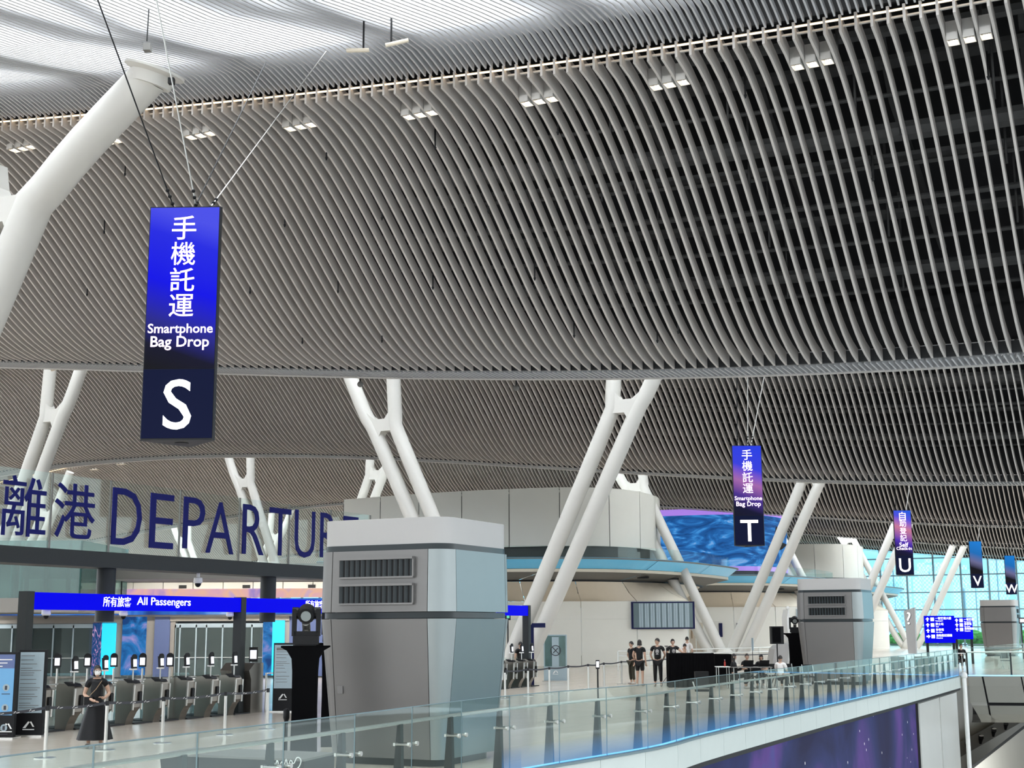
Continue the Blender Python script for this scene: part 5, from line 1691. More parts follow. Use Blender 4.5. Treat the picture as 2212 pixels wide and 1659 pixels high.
# ================================================================ STAGE LIGHT COLUMNS
def stage_light(label, px, pbase, rz, s=1.0, arms=True):
    q = fl(px, pbase)
    t = thing('stage_light_column', label, 'stage light', q, rz, 'black draped stage light columns')
    mb = MB()
    prof = [(0.20, 0.0), (0.21, 0.3), (0.20, 1.0), (0.205, 1.6), (0.22, 1.8), (0.30, 1.93), (0.40, 1.985), (0.40, 2.0)]
    rows = []
    for r_, z in prof:
        rr_ = r_ * s
        rows.append([(-rr_, -0.2, z), (rr_, -0.2, z), (rr_, 0.2, z), (-rr_, 0.2, z), (-rr_, -0.2, z)])
    mb.grid(rows); mb.box((-0.4 * s, -0.2, 1.99), (0.4 * s, 0.2, 2.01)); part('drape', mb, 'cloth', t)
    mb = MB(); mb.box((-0.21, -0.17, 2.03), (0.21, 0.17, 2.17)); mb.box((-0.17, -0.14, 2.0), (0.17, 0.14, 2.03)); bs = part('lamp_base', mb, 'black', t)
    mb = MB()
    for sx in (-1, 1):
        mb.box((sx * 0.20 - 0.035, -0.10, 2.17), (sx * 0.20 + 0.035, 0.10, 2.62)); mb.tube([(sx * 0.13, 0, 2.55), (sx * 0.235, 0, 2.55)], 0.10, 12)
    mb.box((-0.2, -0.1, 2.17), (0.2, 0.1, 2.25)); part('yoke', mb, 'black', t)
    mb = MB(); mb.tube([(0, -0.16, 2.50), (0, -0.08, 2.52), (0, 0.14, 2.56), (0, 0.20, 2.57)], [0.125, 0.15, 0.155, 0.10], 16); hd = part('lamp_head', mb, 'black', t, smooth=True)
    mb = MB(); mb.tube([(0, -0.185, 2.495), (0, -0.16, 2.50)], 0.085, 16); part('lens', mb, 'kiosk_corner', hd)
    mb = MB(); mb.tube([(0, -0.1, 2.40), (0, 0.05, 2.30), (0.0, 0.05, 2.25)], 0.07, 10); part('reflector_cup', mb, 'steel', hd, smooth=True)
    return t
stage_light('tall black draped stage light column with moving head, left of the big kiosk', 655, 1662, R(5))
stage_light('second black draped stage light half hidden by the big kiosk', 716, 1612, R(5))
stage_light('black draped stage light column beside the middle kiosk', 1722, 1474, R(-10), 1.35)

# ================================================================ LOW COUNTER BEHIND THE GLASS
ct = thing('low_counter', 'low dark counter with a pale top and white script, cut by the lower frame edge', 'counter')
a, b = fl(352, 1700), fl(655, 1715)
zc = 0.62
c0, c1 = at(345, 1627, a.y), at(657, 1640, b.y)
mb = MB(); mb.hexa([(a.x, a.y, 0), (b.x, b.y, 0), (b.x + 0.3, b.y + 1.0, 0), (a.x + 0.3, a.y + 1.0, 0), (c0.x, a.y, c0.z - 0.03), (c1.x, b.y, c1.z - 0.03), (c1.x + 0.3, b.y + 1.0, c1.z - 0.03), (c0.x + 0.3, a.y + 1.0, c0.z - 0.03)]); part('body', mb, 'darkgrey', ct)
mb = MB(); mb.hexa([(c0.x, a.y - 0.03, c0.z - 0.03), (c1.x, b.y - 0.03, c1.z - 0.03), (c1.x + 0.3, b.y + 1.05, c1.z - 0.03), (c0.x + 0.3, a.y + 1.05, c0.z - 0.03), (c0.x, a.y - 0.03, c0.z), (c1.x, b.y - 0.03, c1.z), (c1.x + 0.3, b.y + 1.05, c1.z), (c0.x + 0.3, a.y + 1.05, c0.z)]); part('counter_top', mb, 'soffit', ct)
pts = [at(x, y, b.y - 0.06) for x, y in ((586, 1652), (590, 1642), (594, 1656), (599, 1642), (603, 1657), (609, 1645), (613, 1656), (618, 1640), (622, 1655), (628, 1642), (634, 1650), (642, 1636), (650, 1642), (646, 1656), (636, 1664))]
mb = MB(); mb.tube(smooth_path(pts, 60), 0.008, 5); part('script_lettering', mb, 'white', ct)

# ================================================================ WAYFINDING BOARDS, QUESTION MARK TOTEMS
def dir_board(label, px0, px1, pt, pb, Y, lines, mname='blue_led'):
    a, b = at(px0, pb, Y), at(px1, pt, Y)
    t = thing('direction_board', label, 'sign', Vector((a.x, Y, 0)))
    w, z0, z1 = b.x - a.x, a.z, b.z
    mb = MB(); mb.box((0, 0, z0), (w, 0.15, z1)); part('light_box', mb, mname, t)
    for x in (0.05, w - 0.15):
        mb = MB(); mb.box((x, 0.02, 0), (x + 0.12, 0.14, z0)); part('leg', mb, 'black', t)
    n = len(lines)
    for i, (arrow, zh, en) in enumerate(lines):
        z = z1 - (z1 - z0) * (0.13 + 0.21 * i)
        ar = MB(); s = 0.11
        M = Matrix.Translation((0.16, -0.01, z)) @ Matrix.Rotation(R(0 if arrow == 'up' else 90), 4, 'Y')
        vs = [M @ Vector(p) for p in ((-s, 0, 0), (0, 0, s), (s, 0, 0), (0.035, 0, 0), (0.035, 0, -s), (-0.035, 0, -s), (-0.035, 0, 0))]
        ar.add(vs, [(0, 6, 3, 2, 1), (6, 5, 4, 3)]); 
        part('arrow', ar, 'sign_white', t)
        mb = MB(); mb.box((0.33, -0.01, z - 0.10), (0.53, -0.005, z + 0.10)); part('pictogram', mb, 'tablet_screen', t)
        text('lettering', zh, 0.15, 'sign_white', t, (0.60, -0.012, z + 0.0), align='LEFT', depth=0.004, bold=0.01)
        text('lettering', en, 0.10, 'sign_white', t, (0.60, -0.012, z - 0.12), align='LEFT', depth=0.004, bold=0.01)
    return t
dir_board('blue direction board with four arrow lines below the U and V signs', 2000, 2061, 1330, 1389, 78, [('up', '一號客運大樓', 'Terminal 1'), ('up', '的士站', 'Taxi'), ('up', '停車場', 'Car Park'), ('right', '自助登記櫃檯', 'Check-in')])
dir_board('second blue direction board partly behind the farthest kiosk', 2063, 2100, 1334, 1381, 84, [('up', '一號客運', 'Terminal 1'), ('up', '停車場', 'Car Park'), ('up', '自助登記', 'Check-in')])
db = thing('direction_sign', 'small dark red direction sign cut by the right frame edge', 'sign'); 
bx(2200, 2240, 1334, 1347, 95, 'ink', 'panel', db); bx(2203, 2235, 1337, 1344, 94.84, 'tablet_screen', 'print', db, 0.01)
c = at(2206, 1347, 95); mb = MB(); mb.tube([(c.x, 95, 0), (c.x, 95, c.z)], 0.05, 6); part('pole', mb, 'darkgrey', db)
def totem(label, poly, Y, th, qx, rz=0):
    P = [at(x, y, Y) for x, y in poly]
    zmin = min(p.z for p in P)
    base = Vector((sum(p.x for p in P) / len(P), Y, 0))
    t = thing('info_totem', label, 'information totem', base)
    L = [(p.x - base.x, max(0, p.z)) for p in P]
    n = len(L); mb = MB()
    mb.add([(x, 0, z) for x, z in L] + [(x + 0.15, th, z) for x, z in L], [tuple(range(n)), tuple(range(2 * n - 1, n - 1, -1))] + [(i, n + i, n + (i + 1) % n, (i + 1) % n) for i in range(n)])
    part('slab', mb, 'kiosk_cap', t)
    return t
tt = totem('slanted cream totem with a white question mark, beside the farthest rotunda', [(1952, 1320), (1975, 1312), (1979, 1412), (1962, 1412)], 70, 0.3, 1962)
q_ = at(1964, 1336, 69.97) - tt.location
text('question_mark', '?', 0.9, 'ink', tt, (q_.x + 0.015, -0.01, q_.z - 0.01), bold=0.01, fit=(None, 0.62), depth=0.01)
text('question_mark', '?', 0.9, 'sign_white', tt, (q_.x - 0.015, -0.03, q_.z + 0.01), bold=0.0, fit=(None, 0.60), depth=0.02)
mb = MB(); mb.box((-0.9, 0.1, 0), (-0.35, 0.7, 0.75)); mb.box((0.35, 0.3, 0), (1.2, 0.9, 0.75)); part('desk', mb, 'soffit', tt)

# side view of an info desk with a tall curved white totem, behind the loudspeaker
ds = thing('info_desk', 'grey sculpted info desk with a tall curved white fin behind the loudspeaker', 'desk', at(1690, 1440, 62) * 1.0)
ds.location = Vector((at(1690, 1440, 62).x, 62, 0))
def P62(x, y): p = at(x, y, 62); return (p.x - ds.location.x, p.z)
fin_l = [P62(*q) for q in ((1703, 1316), (1700, 1335), (1701, 1360), (1706, 1385), (1703, 1410), (1697, 1436), (1695, 1450))]
fin_r = [P62(*q) for q in ((1705, 1316), (1706, 1335), (1707, 1360), (1712, 1385), (1710, 1410), (1703, 1436), (1702, 1450))]
mb = MB(); mb.slab([[(x, 0, max(z, 0)) for x, z in fin_l], [(x, 0, max(z, 0)) for x, z in fin_r]], (0, 1.2, 0)); part('curved_fin', mb, 'white', ds, smooth=True)
mb = MB(); mb.ball((fin_l[0][0] + 0.03, 0.3, fin_l[0][1] + 0.05), 0.09, 10, 8); part('fin_knob', mb, 'white', ds, smooth=True)
dk = [P62(*q) for q in ((1664, 1450), (1672, 1402), (1680, 1394), (1700, 1391), (1702, 1400), (1697, 1450))]
n = len(dk); mb = MB(); mb.add([(x, -0.2, max(0, z)) for x, z in dk] + [(x, 1.2, max(0, z)) for x, z in dk], [tuple(range(n)), tuple(range(2 * n - 1, n - 1, -1))] + [(i, n + i, n + (i + 1) % n, (i + 1) % n) for i in range(n)]); part('desk_body', mb, 'kiosk_cap', ds)

# loudspeaker on a stand, slim poles
q = fl(1682, 1483); lo = thing('loudspeaker', 'black loudspeaker on a pole stand right of the seated group', 'speaker', q)
zc0, zc1 = at(1682, 1391, q.y).z, at(1682, 1353, q.y).z
mb = MB(); mb.box((-0.24, -0.18, zc0), (0.24, 0.18, zc1)); cb = part('cabinet', mb, 'black', lo)
mb = MB(); mb.box((-0.2, -0.19, zc0 + 0.05), (0.12, -0.18, zc1 - 0.04)); part('grille', mb, 'cloth', cb)
mb = MB(); mb.tube([(0, 0, 0.5), (0, 0, zc0)], 0.025, 8); part('pole', mb, 'black', lo)
for k in range(3):
    a = 2 * PI * k / 3; mb = MB(); mb.tube([(0, 0, 0.75), (0.45 * math.cos(a), 0.45 * math.sin(a), 0.02)], 0.016, 6); part('leg', mb, 'black', lo)
for px, pb, pt, lab, m in ((1441, 1482, 1396, 'thin black microphone stand right of the man with folded arms', 'darkgrey'), (1628, 1478, 1378, 'slim pole with a pale blue vertical banner behind the laptop users', 'poster')):
    q = fl(px, pb); z = at(px, pt, q.y).z; t = thing('pole_stand', lab, 'stand', q)
    mb = MB(); mb.tube([(0, 0, 0.0), (0, 0, z)], 0.014, 6); part('pole', mb, 'darkgrey', t)
    mb = MB()
    for k in range(3):
        a = 2 * PI * k / 3 + 0.4; mb.tube([(0, 0, 0.35), (0.3 * math.cos(a), 0.3 * math.sin(a), 0.01)], 0.010, 5)
    part('tripod', mb, 'darkgrey', t, kind=None)
    if m == 'poster':
        mb = MB(); mb.box((-0.03, -0.01, z - 0.5), (0.05, 0.01, z)); part('banner', mb, 'poster', t)
    else:
        mb = MB(); mb.box((-0.07, -0.015, z - 0.01), (0.07, 0.015, z + 0.02)); part('clip', mb, 'darkgrey', t)
q = fl(616, 1655); t = thing('pole_stand', 'slim dark pole with a red and black head left of the black stage light', 'stand', q)
mb = MB(); mb.tube([(0, 0, 0), (0, 0, 0.75)], 0.03, 8); part('pole', mb, 'black', t)
mb = MB(); mb.lathe([(0.03, 0.72), (0.055, 0.80), (0.055, 0.92), (0.03, 0.95)], 12); part('head', mb, 'black', t, smooth=True)
mb = MB(); mb.tube([(0, 0, 0), (0, 0, 0.02)], 0.16, 16); part('base', mb, 'black', t)
q = fl(1292, 1512); t = thing('pole_stand', 'dark pole with a small tablet on top before the queue posts', 'stand', q)
zt1 = at(1292, 1445, q.y).z; mb = MB(); mb.tube([(0, 0, 0), (0, 0, zt1)], 0.025, 8); part('pole', mb, 'black', t)
mb = MB(); mb.box((-0.06, -0.03, zt1), (0.06, 0.0, zt1 + 0.28)); tb = part('tablet', mb, 'black', t); mb = MB(); mb.box((-0.045, -0.035, zt1 + 0.05), (0.045, -0.03, zt1 + 0.24)); part('tablet_display', mb, 'tablet_screen', tb)

# ================================================================ STAGE TABLES
q0, q1 = fl(1447, 1485), fl(1546, 1485)
t = thing('draped_table', 'long table under a floor-length black cloth, between the standing and seated people', 'table', Vector((q0.x, q0.y, 0)))
ztb = at(1500, 1411, q0.y).z; w = q1.x - q0.x
mb = MB(); rows = [[], [], []]
n = 40
for k in range(n + 1):
    x = w * k / n; rip = 0.02 * math.sin(k * 1.9)
    rows[0].append((x - 0.05, -0.04 + rip, 0.0)); rows[1].append((x, rip * 0.5, ztb - 0.04)); rows[2].append((x, 0.05, ztb))
mb.slab(rows, (0, 0.05, 0)); mb.box((0, 0.05, 0.0), (w, 0.9, ztb)); part('drape', mb, 'cloth', t)
mb = MB(); mb.box((0.55 * w, 0.1, ztb), (0.95 * w, 0.5, ztb + 0.03)); part('tray', mb, 'steel', t)
q2, q3 = fl(1546, 1480), fl(1583, 1480)
t = thing('draped_table', 'shorter black draped table joined behind the long one, beside the woman with long hair', 'table', Vector((q2.x, q2.y, 0)))
mb = MB(); mb.box((0, 0, 0), (q3.x - q2.x, 0.7, at(1560, 1413, q2.y).z)); part('drape', mb, 'cloth', t)
ce = thing('equipment_case', 'open equipment rack with pale metal rails standing before the black drape', 'case')
p = fl(1515, 1494); mb = MB()
mb.tube([(p.x - 0.3, p.y, 0.35), (p.x - 0.22, p.y, 0.1), (p.x + 0.3, p.y, 0.1), (p.x + 0.34, p.y, 0.25)], 0.025, 8); part('rail', mb, 'steel', ce)
mb = MB(); mb.box((p.x - 0.2, p.y, 0.0), (p.x + 0.28, p.y + 0.3, 0.7)); part('body', mb, 'black', ce)
def small_table(label, px0, px1, pt, pbase, m='soffit'):
    a, b = fl(px0, pbase), fl(px1, pbase)
    z = at(px0, pt, a.y).z
    t = thing('folding_table', label, 'table', Vector((a.x, a.y, 0)))
    w = b.x - a.x
    mb = MB(); mb.box((0, 0, z - 0.03), (w, 0.7, z)); part('table_top', mb, m, t)
    for x, y in ((0.05, 0.05), (w - 0.05, 0.05), (0.05, 0.65), (w - 0.05, 0.65)):
        mb = MB(); mb.tube([(x, y, 0), (x, y, z - 0.03)], 0.016, 6); part('leg', mb, 'steel', t)
    return t, z, a.y
ft_, zt1, yt1 = small_table('long grey folding table with two open laptops', 1584, 1672, 1441, 1489)
small_table('small white round-cornered side table with a red bottle', 1551, 1580, 1440, 1488, 'white')
for px, lab in ((1616, 'dark open laptop before the person in black, nearer the draped tables'), (1650, 'dark open laptop before the person in the cap')):
    p = at(px, 1440, yt1 + 0.3); t = thing('laptop', lab, 'laptop', Vector((p.x, yt1 + 0.3, zt1)))
    mb = MB(); mb.box((-0.19, 0.0, 0), (0.19, 0.26, 0.018)); part('keyboard_base', mb, 'darkgrey', t)
    mb = MB(); mb.hexa([(-0.19, -0.01, 0.018), (0.19, -0.01, 0.018), (0.19, 0.0, 0.018), (-0.19, 0.0, 0.018), (-0.17, -0.10, 0.24), (0.20, -0.10, 0.24), (0.20, -0.09, 0.24), (-0.17, -0.09, 0.24)]); part('lid', mb, 'black', t)
p = at(1566, 1440, fl(1551, 1488).y + 0.3); t = thing('bottle', 'small red bottle on the white side table', 'bottle', Vector((p.x, p.y, at(1551, 1440, fl(1551, 1488).y).z)))
mb = MB(); mb.lathe([(0.035, 0), (0.035, 0.14), (0.014, 0.19), (0.014, 0.23)], 12); part('body', mb, 'red', t, smooth=True); mb = MB(); mb.lathe([(0.018, 0.23), (0.018, 0.25)], 10); part('cap', mb, 'white', t)
def chair(label, px, pb, m='black', Y=None):
    q = fl(px, pb) if Y is None else Vector((at(px, pb, Y).x, Y, 0)); t = thing('folding_chair', label, 'chair', q)
    mb = MB(); mb.box((-0.22, -0.22, 0.42), (0.22, 0.22, 0.46)); part('seat', mb, m, t)
    mb = MB(); mb.box((-0.22, 0.20, 0.55), (0.22, 0.23, 0.88)); part('backrest', mb, m, t)
    for x in (-0.2, 0.2):
        mb = MB(); mb.tube([(x, -0.2, 0), (x, 0.21, 0.88)], 0.012, 6); part('leg', mb, 'steel', t)
        mb = MB(); mb.tube([(x, 0.25, 0), (x, -0.18, 0.44)], 0.012, 6); part('leg', mb, 'steel', t)
    return t
c5 = thing('crate', 'light grey plastic crate with a dark handle slot right of the loudspeaker', 'crate', fl(1741, 1482))
mb = MB(); mb.box((-0.2, -0.15, 0.45), (0.2, 0.15, 0.75)); mb.box((-0.2, -0.15, 0.0), (-0.17, 0.15, 0.45)); mb.box((0.17, -0.15, 0.0), (0.2, 0.15, 0.45)); part('body', mb, 'kiosk_cap', c5); mb = MB(); mb.box((-0.05, -0.16, 0.68), (0.05, -0.15, 0.71)); part('handle_slot', mb, 'black', c5)
sm = thing('steel_cabinet', 'low steel service cabinet with a slim black aerial in front of the middle kiosk', 'cabinet', fl(1808, 1478))
mb = MB(); mb.box((-0.65, -0.1, 0), (0.55, 0.4, 1.35)); part('body', mb, 'kiosk', sm); mb = MB(); mb.box((-0.68, -0.13, 1.35), (0.6, 0.43, 1.38)); part('top', mb, 'steel', sm)
mb = MB(); mb.tube([(-0.2, -0.1, 1.38), (-0.35, -0.1, 2.2)], 0.03, 6); part('aerial', mb, 'black', sm)
# row of slim rails in front of the rotunda walls
rl = thing('wall_rail', 'long two-bar steel rail at knee height in front of the rotunda walls', 'railing')
a, b = at(1335, 1425, 75), at(1790, 1418, 92)
for z in (0.75, 1.0):
    mb = MB(); mb.tube([(a.x, a.y, z), (b.x, b.y, z)], 0.03, 6); part('bar', mb, 'steel', rl)
for i in range(9):
    p = a.lerp(b, i / 8); mb = MB(); mb.tube([(p.x, p.y, 0), (p.x, p.y, 1.0)], 0.03, 6); part('upright', mb, 'steel', rl)

# suspended T-shaped fittings and bars below the roof
def drop(px, pt, pb, Y, w=0.5, lab='', ang=0.3):
    a = at(px, pt, Y); b = at(px, pb, Y)
    t = thing('suspended_sensor', lab, 'sensor', b)
    mb = MB(); mb.tube([(0, 0, 0), (0, 0, a.z - b.z)], 0.02 * Y / 26, 6); part('rod', mb, 'black', t)
    mb = MB(); c_, s_ = math.cos(ang), math.sin(ang); mb.tube([(-w * 0.25 * c_, 0, -0.03 - w * 0.2 * s_), (w * 0.75 * c_, 0, 0.03 + w * 0.3 * s_)], 0.045 * Y / 26, 8); part('sensor_tube', mb, 'panel_beige', t)
drop(785, 42, 108, 24.5, -0.45, 'pale tube sensor on a rod under the roof lights, nearer the white branch', 0.3)
drop(845, 33, 93, 24.5, 0.45, 'pale tube sensor on a rod under the roof lights, the right one of the pair', 0.2)
for i, (px, py) in enumerate(((115, 795), (140, 792), (380, 845), (1358, 815), (1397, 812))):
    drop(px, py - 28, py, 48 if px > 300 else 56, 0.4, 'small sensor bar below the first low edge, ' + ['leftmost', 'second from the frame edge', 'beside the S sign', 'left of the pair over the right branch', 'right of the pair over the right branch'][i])
for i, (px, py) in enumerate(((778, 830), (1115, 838))):
    b = at(px, py, 40); a = at(px, py - 18, 40); t = thing('dome_camera', 'small round camera hanging at the first low edge, ' + ('above the left arm' if i == 0 else 'midway between the two arms'), 'camera', b)
    mb = MB(); mb.ball((0, 0, 0), 0.09, 10, 8); part('dome', mb, 'soffit', t, smooth=True); mb = MB(); mb.tube([(0, 0, 0.05), (0, 0, a.z - b.z)], 0.02, 6); part('stem', mb, 'black', t)
# speaker-like box hung by the thick cable
b = at(318, 104, 23.5); t = thing('suspended_box', 'small grey box light hung among the roof-light slats beside the thick cable', 'light', b)
mb = MB(); mb.box((-0.06, -0.07, -0.06), (0.07, 0.07, 0.08)); part('housing', mb, 'soffit', t); mb = MB(); mb.tube([(0, -0.04, 0.12), (0, 0, 0.9)], 0.012, 6); part('stem', mb, 'black', t)

# ================================================================ PEOPLE
def skin_mesh(verts, edges, radii, roots, sub=1):
    me = bpy.data.meshes.new('tmp_skin')
    me.from_pydata([Vector(v) for v in verts], edges, [])
    ob = bpy.data.objects.new('tmp_skin', me)
    col.objects.link(ob)
    sk = ob.modifiers.new('s', 'SKIN')
    if not me.skin_vertices:
        bpy.context.view_layer.objects.active = ob
    for i, r_ in enumerate(radii):
        sv = me.skin_vertices[0].data[i]
        sv.radius = r_ if isinstance(r_, tuple) else (r_, r_)
        sv.use_root = i in roots
    ob.modifiers.new('u', 'SUBSURF').levels = sub
    bpy.context.view_layer.update()
    out = bpy.data.meshes.new_from_object(ob.evaluated_get(bpy.context.evaluated_depsgraph_get()))
    bpy.data.objects.remove(ob); bpy.data.meshes.remove(me)
    return out

def mesh_to_mb(me, mb=None, mi=0):
    mb = mb or MB()
    return mb.add([v.co.copy() for v in me.vertices], [tuple(p.vertices) for p in me.polygons], mi)

def person(label, loc, rz, h=1.7, pose=None, top='black', bottom='black', kind='trousers', hair='short', shoe='shoe', mask=False, sleeve=0.5, head=(0, 0), sit=False, shorts=False, collar=False, badge=False, z0=0.0, fem=False, cap=False):
    """local frame: facing -y. pose overrides joint positions (fractions of height)"""
    P = dict(pel=(0, 0, 0.52), waist=(0, 0, 0.60), chest=(0, 0.0, 0.72), neckb=(0, 0.005, 0.815), neck=(0, 0.0, 0.86), headc=(0, -0.012, 0.925),
             shL=(0.105, 0.005, 0.80), elL=(0.135, 0.03, 0.63), wrL=(0.135, -0.02, 0.49), hdL=(0.135, -0.035, 0.45),
             shR=(-0.105, 0.005, 0.80), elR=(-0.135, 0.03, 0.63), wrR=(-0.135, -0.02, 0.49), hdR=(-0.135, -0.035, 0.45),
             hipL=(0.05, 0, 0.50), knL=(0.058, -0.01, 0.275), anL=(0.062, 0.02, 0.045), toL=(0.07, -0.07, 0.018),
             hipR=(-0.05, 0, 0.50), knR=(-0.058, -0.01, 0.275), anR=(-0.062, 0.02, 0.045), toR=(-0.07, -0.07, 0.018))
    if fem:
        for k_, f in (('shL', 0.92), ('shR', 0.92)): P[k_] = (P[k_][0] * f, P[k_][1], P[k_][2])
    if sit:
        dz = -0.24
        for k_ in ('pel', 'waist', 'chest', 'neckb', 'neck', 'headc', 'shL', 'elL', 'wrL', 'hdL', 'shR', 'elR', 'wrR', 'hdR', 'hipL', 'hipR'):
            x, y, z = P[k_]; P[k_] = (x, y, z + dz)
        P['knL'] = (0.065, -0.25, 0.275); P['knR'] = (-0.065, -0.25, 0.275)
        P['anL'] = (0.065, -0.24, 0.045); P['anR'] = (-0.065, -0.24, 0.045); P['toL'] = (0.07, -0.33, 0.018); P['toR'] = (-0.07, -0.33, 0.018)
        P['elL'] = (0.13, -0.06, 0.40); P['elR'] = (-0.13, -0.06, 0.40); P['wrL'] = (0.07, -0.19, 0.43); P['wrR'] = (-0.07, -0.19, 0.43); P['hdL'] = (0.06, -0.22, 0.43); P['hdR'] = (-0.06, -0.22, 0.43)
    if pose: P.update(pose)
    P = {k_: Vector(v) * h for k_, v in P.items()}
    t = thing('person', label, 'person', Vector((loc[0], loc[1], z0)), rz)
    names = ['pel', 'waist', 'chest', 'neckb', 'neck', 'shL', 'elL', 'wrL', 'hdL', 'shR', 'elR', 'wrR', 'hdR', 'hipL', 'knL', 'anL', 'toL', 'hipR', 'knR', 'anR', 'toR']
    ix = {n_: i for i, n_ in enumerate(names)}
    r0 = {'pel': 0.078, 'waist': 0.066, 'chest': 0.078, 'neckb': 0.042, 'neck': 0.030, 'shL': 0.036, 'elL': 0.025, 'wrL': 0.017, 'hdL': 0.018, 'hipL': 0.052, 'knL': 0.034, 'anL': 0.022, 'toL': 0.020}
    rad = [r0[n_ if n_ in r0 else n_.replace('R', 'L')] * h for n_ in names]
    ed = [(ix[a], ix[b]) for a, b in (('pel', 'waist'), ('waist', 'chest'), ('chest', 'neckb'), ('neckb', 'neck'), ('neckb', 'shL'), ('shL', 'elL'), ('elL', 'wrL'), ('wrL', 'hdL'), ('neckb', 'shR'), ('shR', 'elR'), ('elR', 'wrR'), ('wrR', 'hdR'), ('pel', 'hipL'), ('hipL', 'knL'), ('knL', 'anL'), ('anL', 'toL'), ('pel', 'hipR'), ('hipR', 'knR'), ('knR', 'anR'), ('anR', 'toR'))]
    verts = [P[n_] for n_ in names]
    roots = {0}
    # five fingers per hand, rooted in the palm
    for s_, sx in (('L', 1), ('R', -1)):
        hd, wr = P['hd' + s_], P['wr' + s_]
        d = (hd - wr).normalized()
        side = d.cross(Vector((0, 0, 1)) if abs(d.z) < 0.8 else Vector((0, 1, 0))).normalized()
        nrm = side.cross(d).normalized()
        for q in range(5):
            if q < 4:
                o0 = hd + side * (q - 1.5) * 0.018
                L_ = (0.062, 0.072, 0.068, 0.054)[q]
                pts = [o0 - d * 0.01, o0 + d * L_ * 0.5 - nrm * 0.004, o0 + d * L_ - nrm * 0.02]
            else:
                o0 = wr.lerp(hd, 0.6) - side * 0.02 * sx
                pts = [o0, o0 + d * 0.03 - side * 0.022 * sx, o0 + d * 0.055 - side * 0.026 * sx - nrm * 0.008]
            k0 = len(verts); roots.add(k0)
            verts += pts; rad += [0.009, 0.0085, 0.007]
            ed += [(k0, k0 + 1), (k0 + 1, k0 + 2)]
    bm_ = mesh_to_mb(skin_mesh(verts, ed, rad, roots))
    # head with face
    yaw, tilt = head
    HM = Matrix.Translation(P['headc']) @ Matrix.Rotation(yaw, 4, 'Z') @ Matrix.Rotation(tilt, 4, 'X')
    hs = h / 1.7
    def hp(*p): return HM @ (Vector(p) * hs)
    hb_ = MB(); n1, n2 = 18, 14
    for i in range(n2 + 1):
        th = PI * i / n2
        for k in range(n1):
            w = 2 * PI * k / n1
            x = 0.074 * math.sin(th) * math.cos(w); y = 0.092 * math.sin(th) * math.sin(w); z = 0.118 * math.cos(th)
            if z < -0.02:
                f = 1 - 0.28 * min(1, (-z - 0.02) / 0.09); x *= f
                if y > 0: y *= f * 0.85
            hb_.v.append(tuple(hp(x, y, z)))
    for i in range(n2):
        for k in range(n1):
            k2 = (k + 1) % n1
            hb_.f.append((i * n1 + k2, i * n1 + k, (i + 1) * n1 + k, (i + 1) * n1 + k2)); hb_.m.append(0)
    bm_.add(hb_.v, hb_.f)
    bm_.add([hp(-0.008, -0.088, 0.012), hp(0.008, -0.088, 0.012), hp(0.016, -0.086, -0.026), hp(-0.016, -0.086, -0.026), hp(0, -0.112, -0.022)], [(0, 1, 4), (1, 2, 4), (2, 3, 4), (3, 0, 4)])
    for sx in (-1, 1):
        e = MB(); e.ball((0, 0, 0), (0.012, 0.02, 0.028), 8, 6); bm_.add([hp(*(Vector(p) + Vector((sx * 0.076, 0.005, -0.005)))) for p in e.v], e.f)
        e = MB(); e.ball((0, 0, 0), (0.013, 0.006, 0.006), 8, 5); bm_.add([hp(*(Vector(p) + Vector((sx * 0.030, -0.086, 0.008)))) for p in e.v], e.f, 1)
    e = MB(); e.ball((0, 0, 0), (0.022, 0.006, 0.006), 8, 5); bm_.add([hp(*(Vector(p) + Vector((0, -0.084, -0.052)))) for p in e.v], e.f, 2)
    bo = part('body', bm_, ['skin', 'ink', 'red'], t, smooth=True)
    # hair
    hr = MB(); rows = []
    low = {'short': -0.005, 'bob': -0.085, 'long': -0.20}[hair]
    n1 = 18
    for i in range(9):
        row = []
        th = (PI * 0.52) * i / 8
        for k in range(n1 + 1):
            w = 2 * PI * k / n1
            rx, ry, rz_ = 0.086, 0.105, 0.130
            x = rx * math.sin(th) * math.cos(w); y = ry * math.sin(th) * math.sin(w) + 0.006; z = rz_ * math.cos(th)
            face = max(0, -math.sin(w))
            if i > 5: z = max(z, 0.050 * face + z * (1 - face)) if face > 0.35 else z + (low - 0.0) * (i - 5) / 3 * (1 - face * 0.6)
            row.append(hp(x, y, z))
        rows.append(row)
    hr.grid(rows); hr.ball(hp(0, 0.012, 0.02), 0.080 * hs, 12, 8)
    part('cap' if cap else 'hair', hr, 'hair' if not cap else 'black', t, smooth=True)
    if cap:
        c = MB(); c.add([hp(-0.07, -0.07, 0.055), hp(0.07, -0.07, 0.055), hp(0.06, -0.17, 0.035), hp(-0.06, -0.17, 0.035), hp(-0.07, -0.07, 0.063), hp(0.07, -0.07, 0.063), hp(0.06, -0.17, 0.043), hp(-0.06, -0.17, 0.043)], [(0, 1, 2, 3), (7, 6, 5, 4), (0, 4, 5, 1), (1, 5, 6, 2), (2, 6, 7, 3), (3, 7, 4, 0)]); part('cap_peak', c, 'black', t)
    if mask:
        c = MB(); rows = []
        for i in range(6):
            z = 0.0 - 0.092 * i / 5; row = []
            for k in range(9):
                a = R(-70 + 140 * k / 8); bulge = 0.018 * math.sin(PI * i / 5)
                row.append(hp((0.076 - 0.004 * i) * math.sin(a), -(0.088 + bulge) * math.cos(a) - 0.006, z + 0.006))
            rows.append(row)
        c.grid(rows); part('face_mask', c, 'white', t, smooth=True)
    # top
    def shell(nm, chain, edges, rads, m, roots_=(0,)):
        me = skin_mesh(chain, edges, rads, set(roots_)); mb_ = mesh_to_mb(me); return part(nm, mb_, m, t, smooth=True)
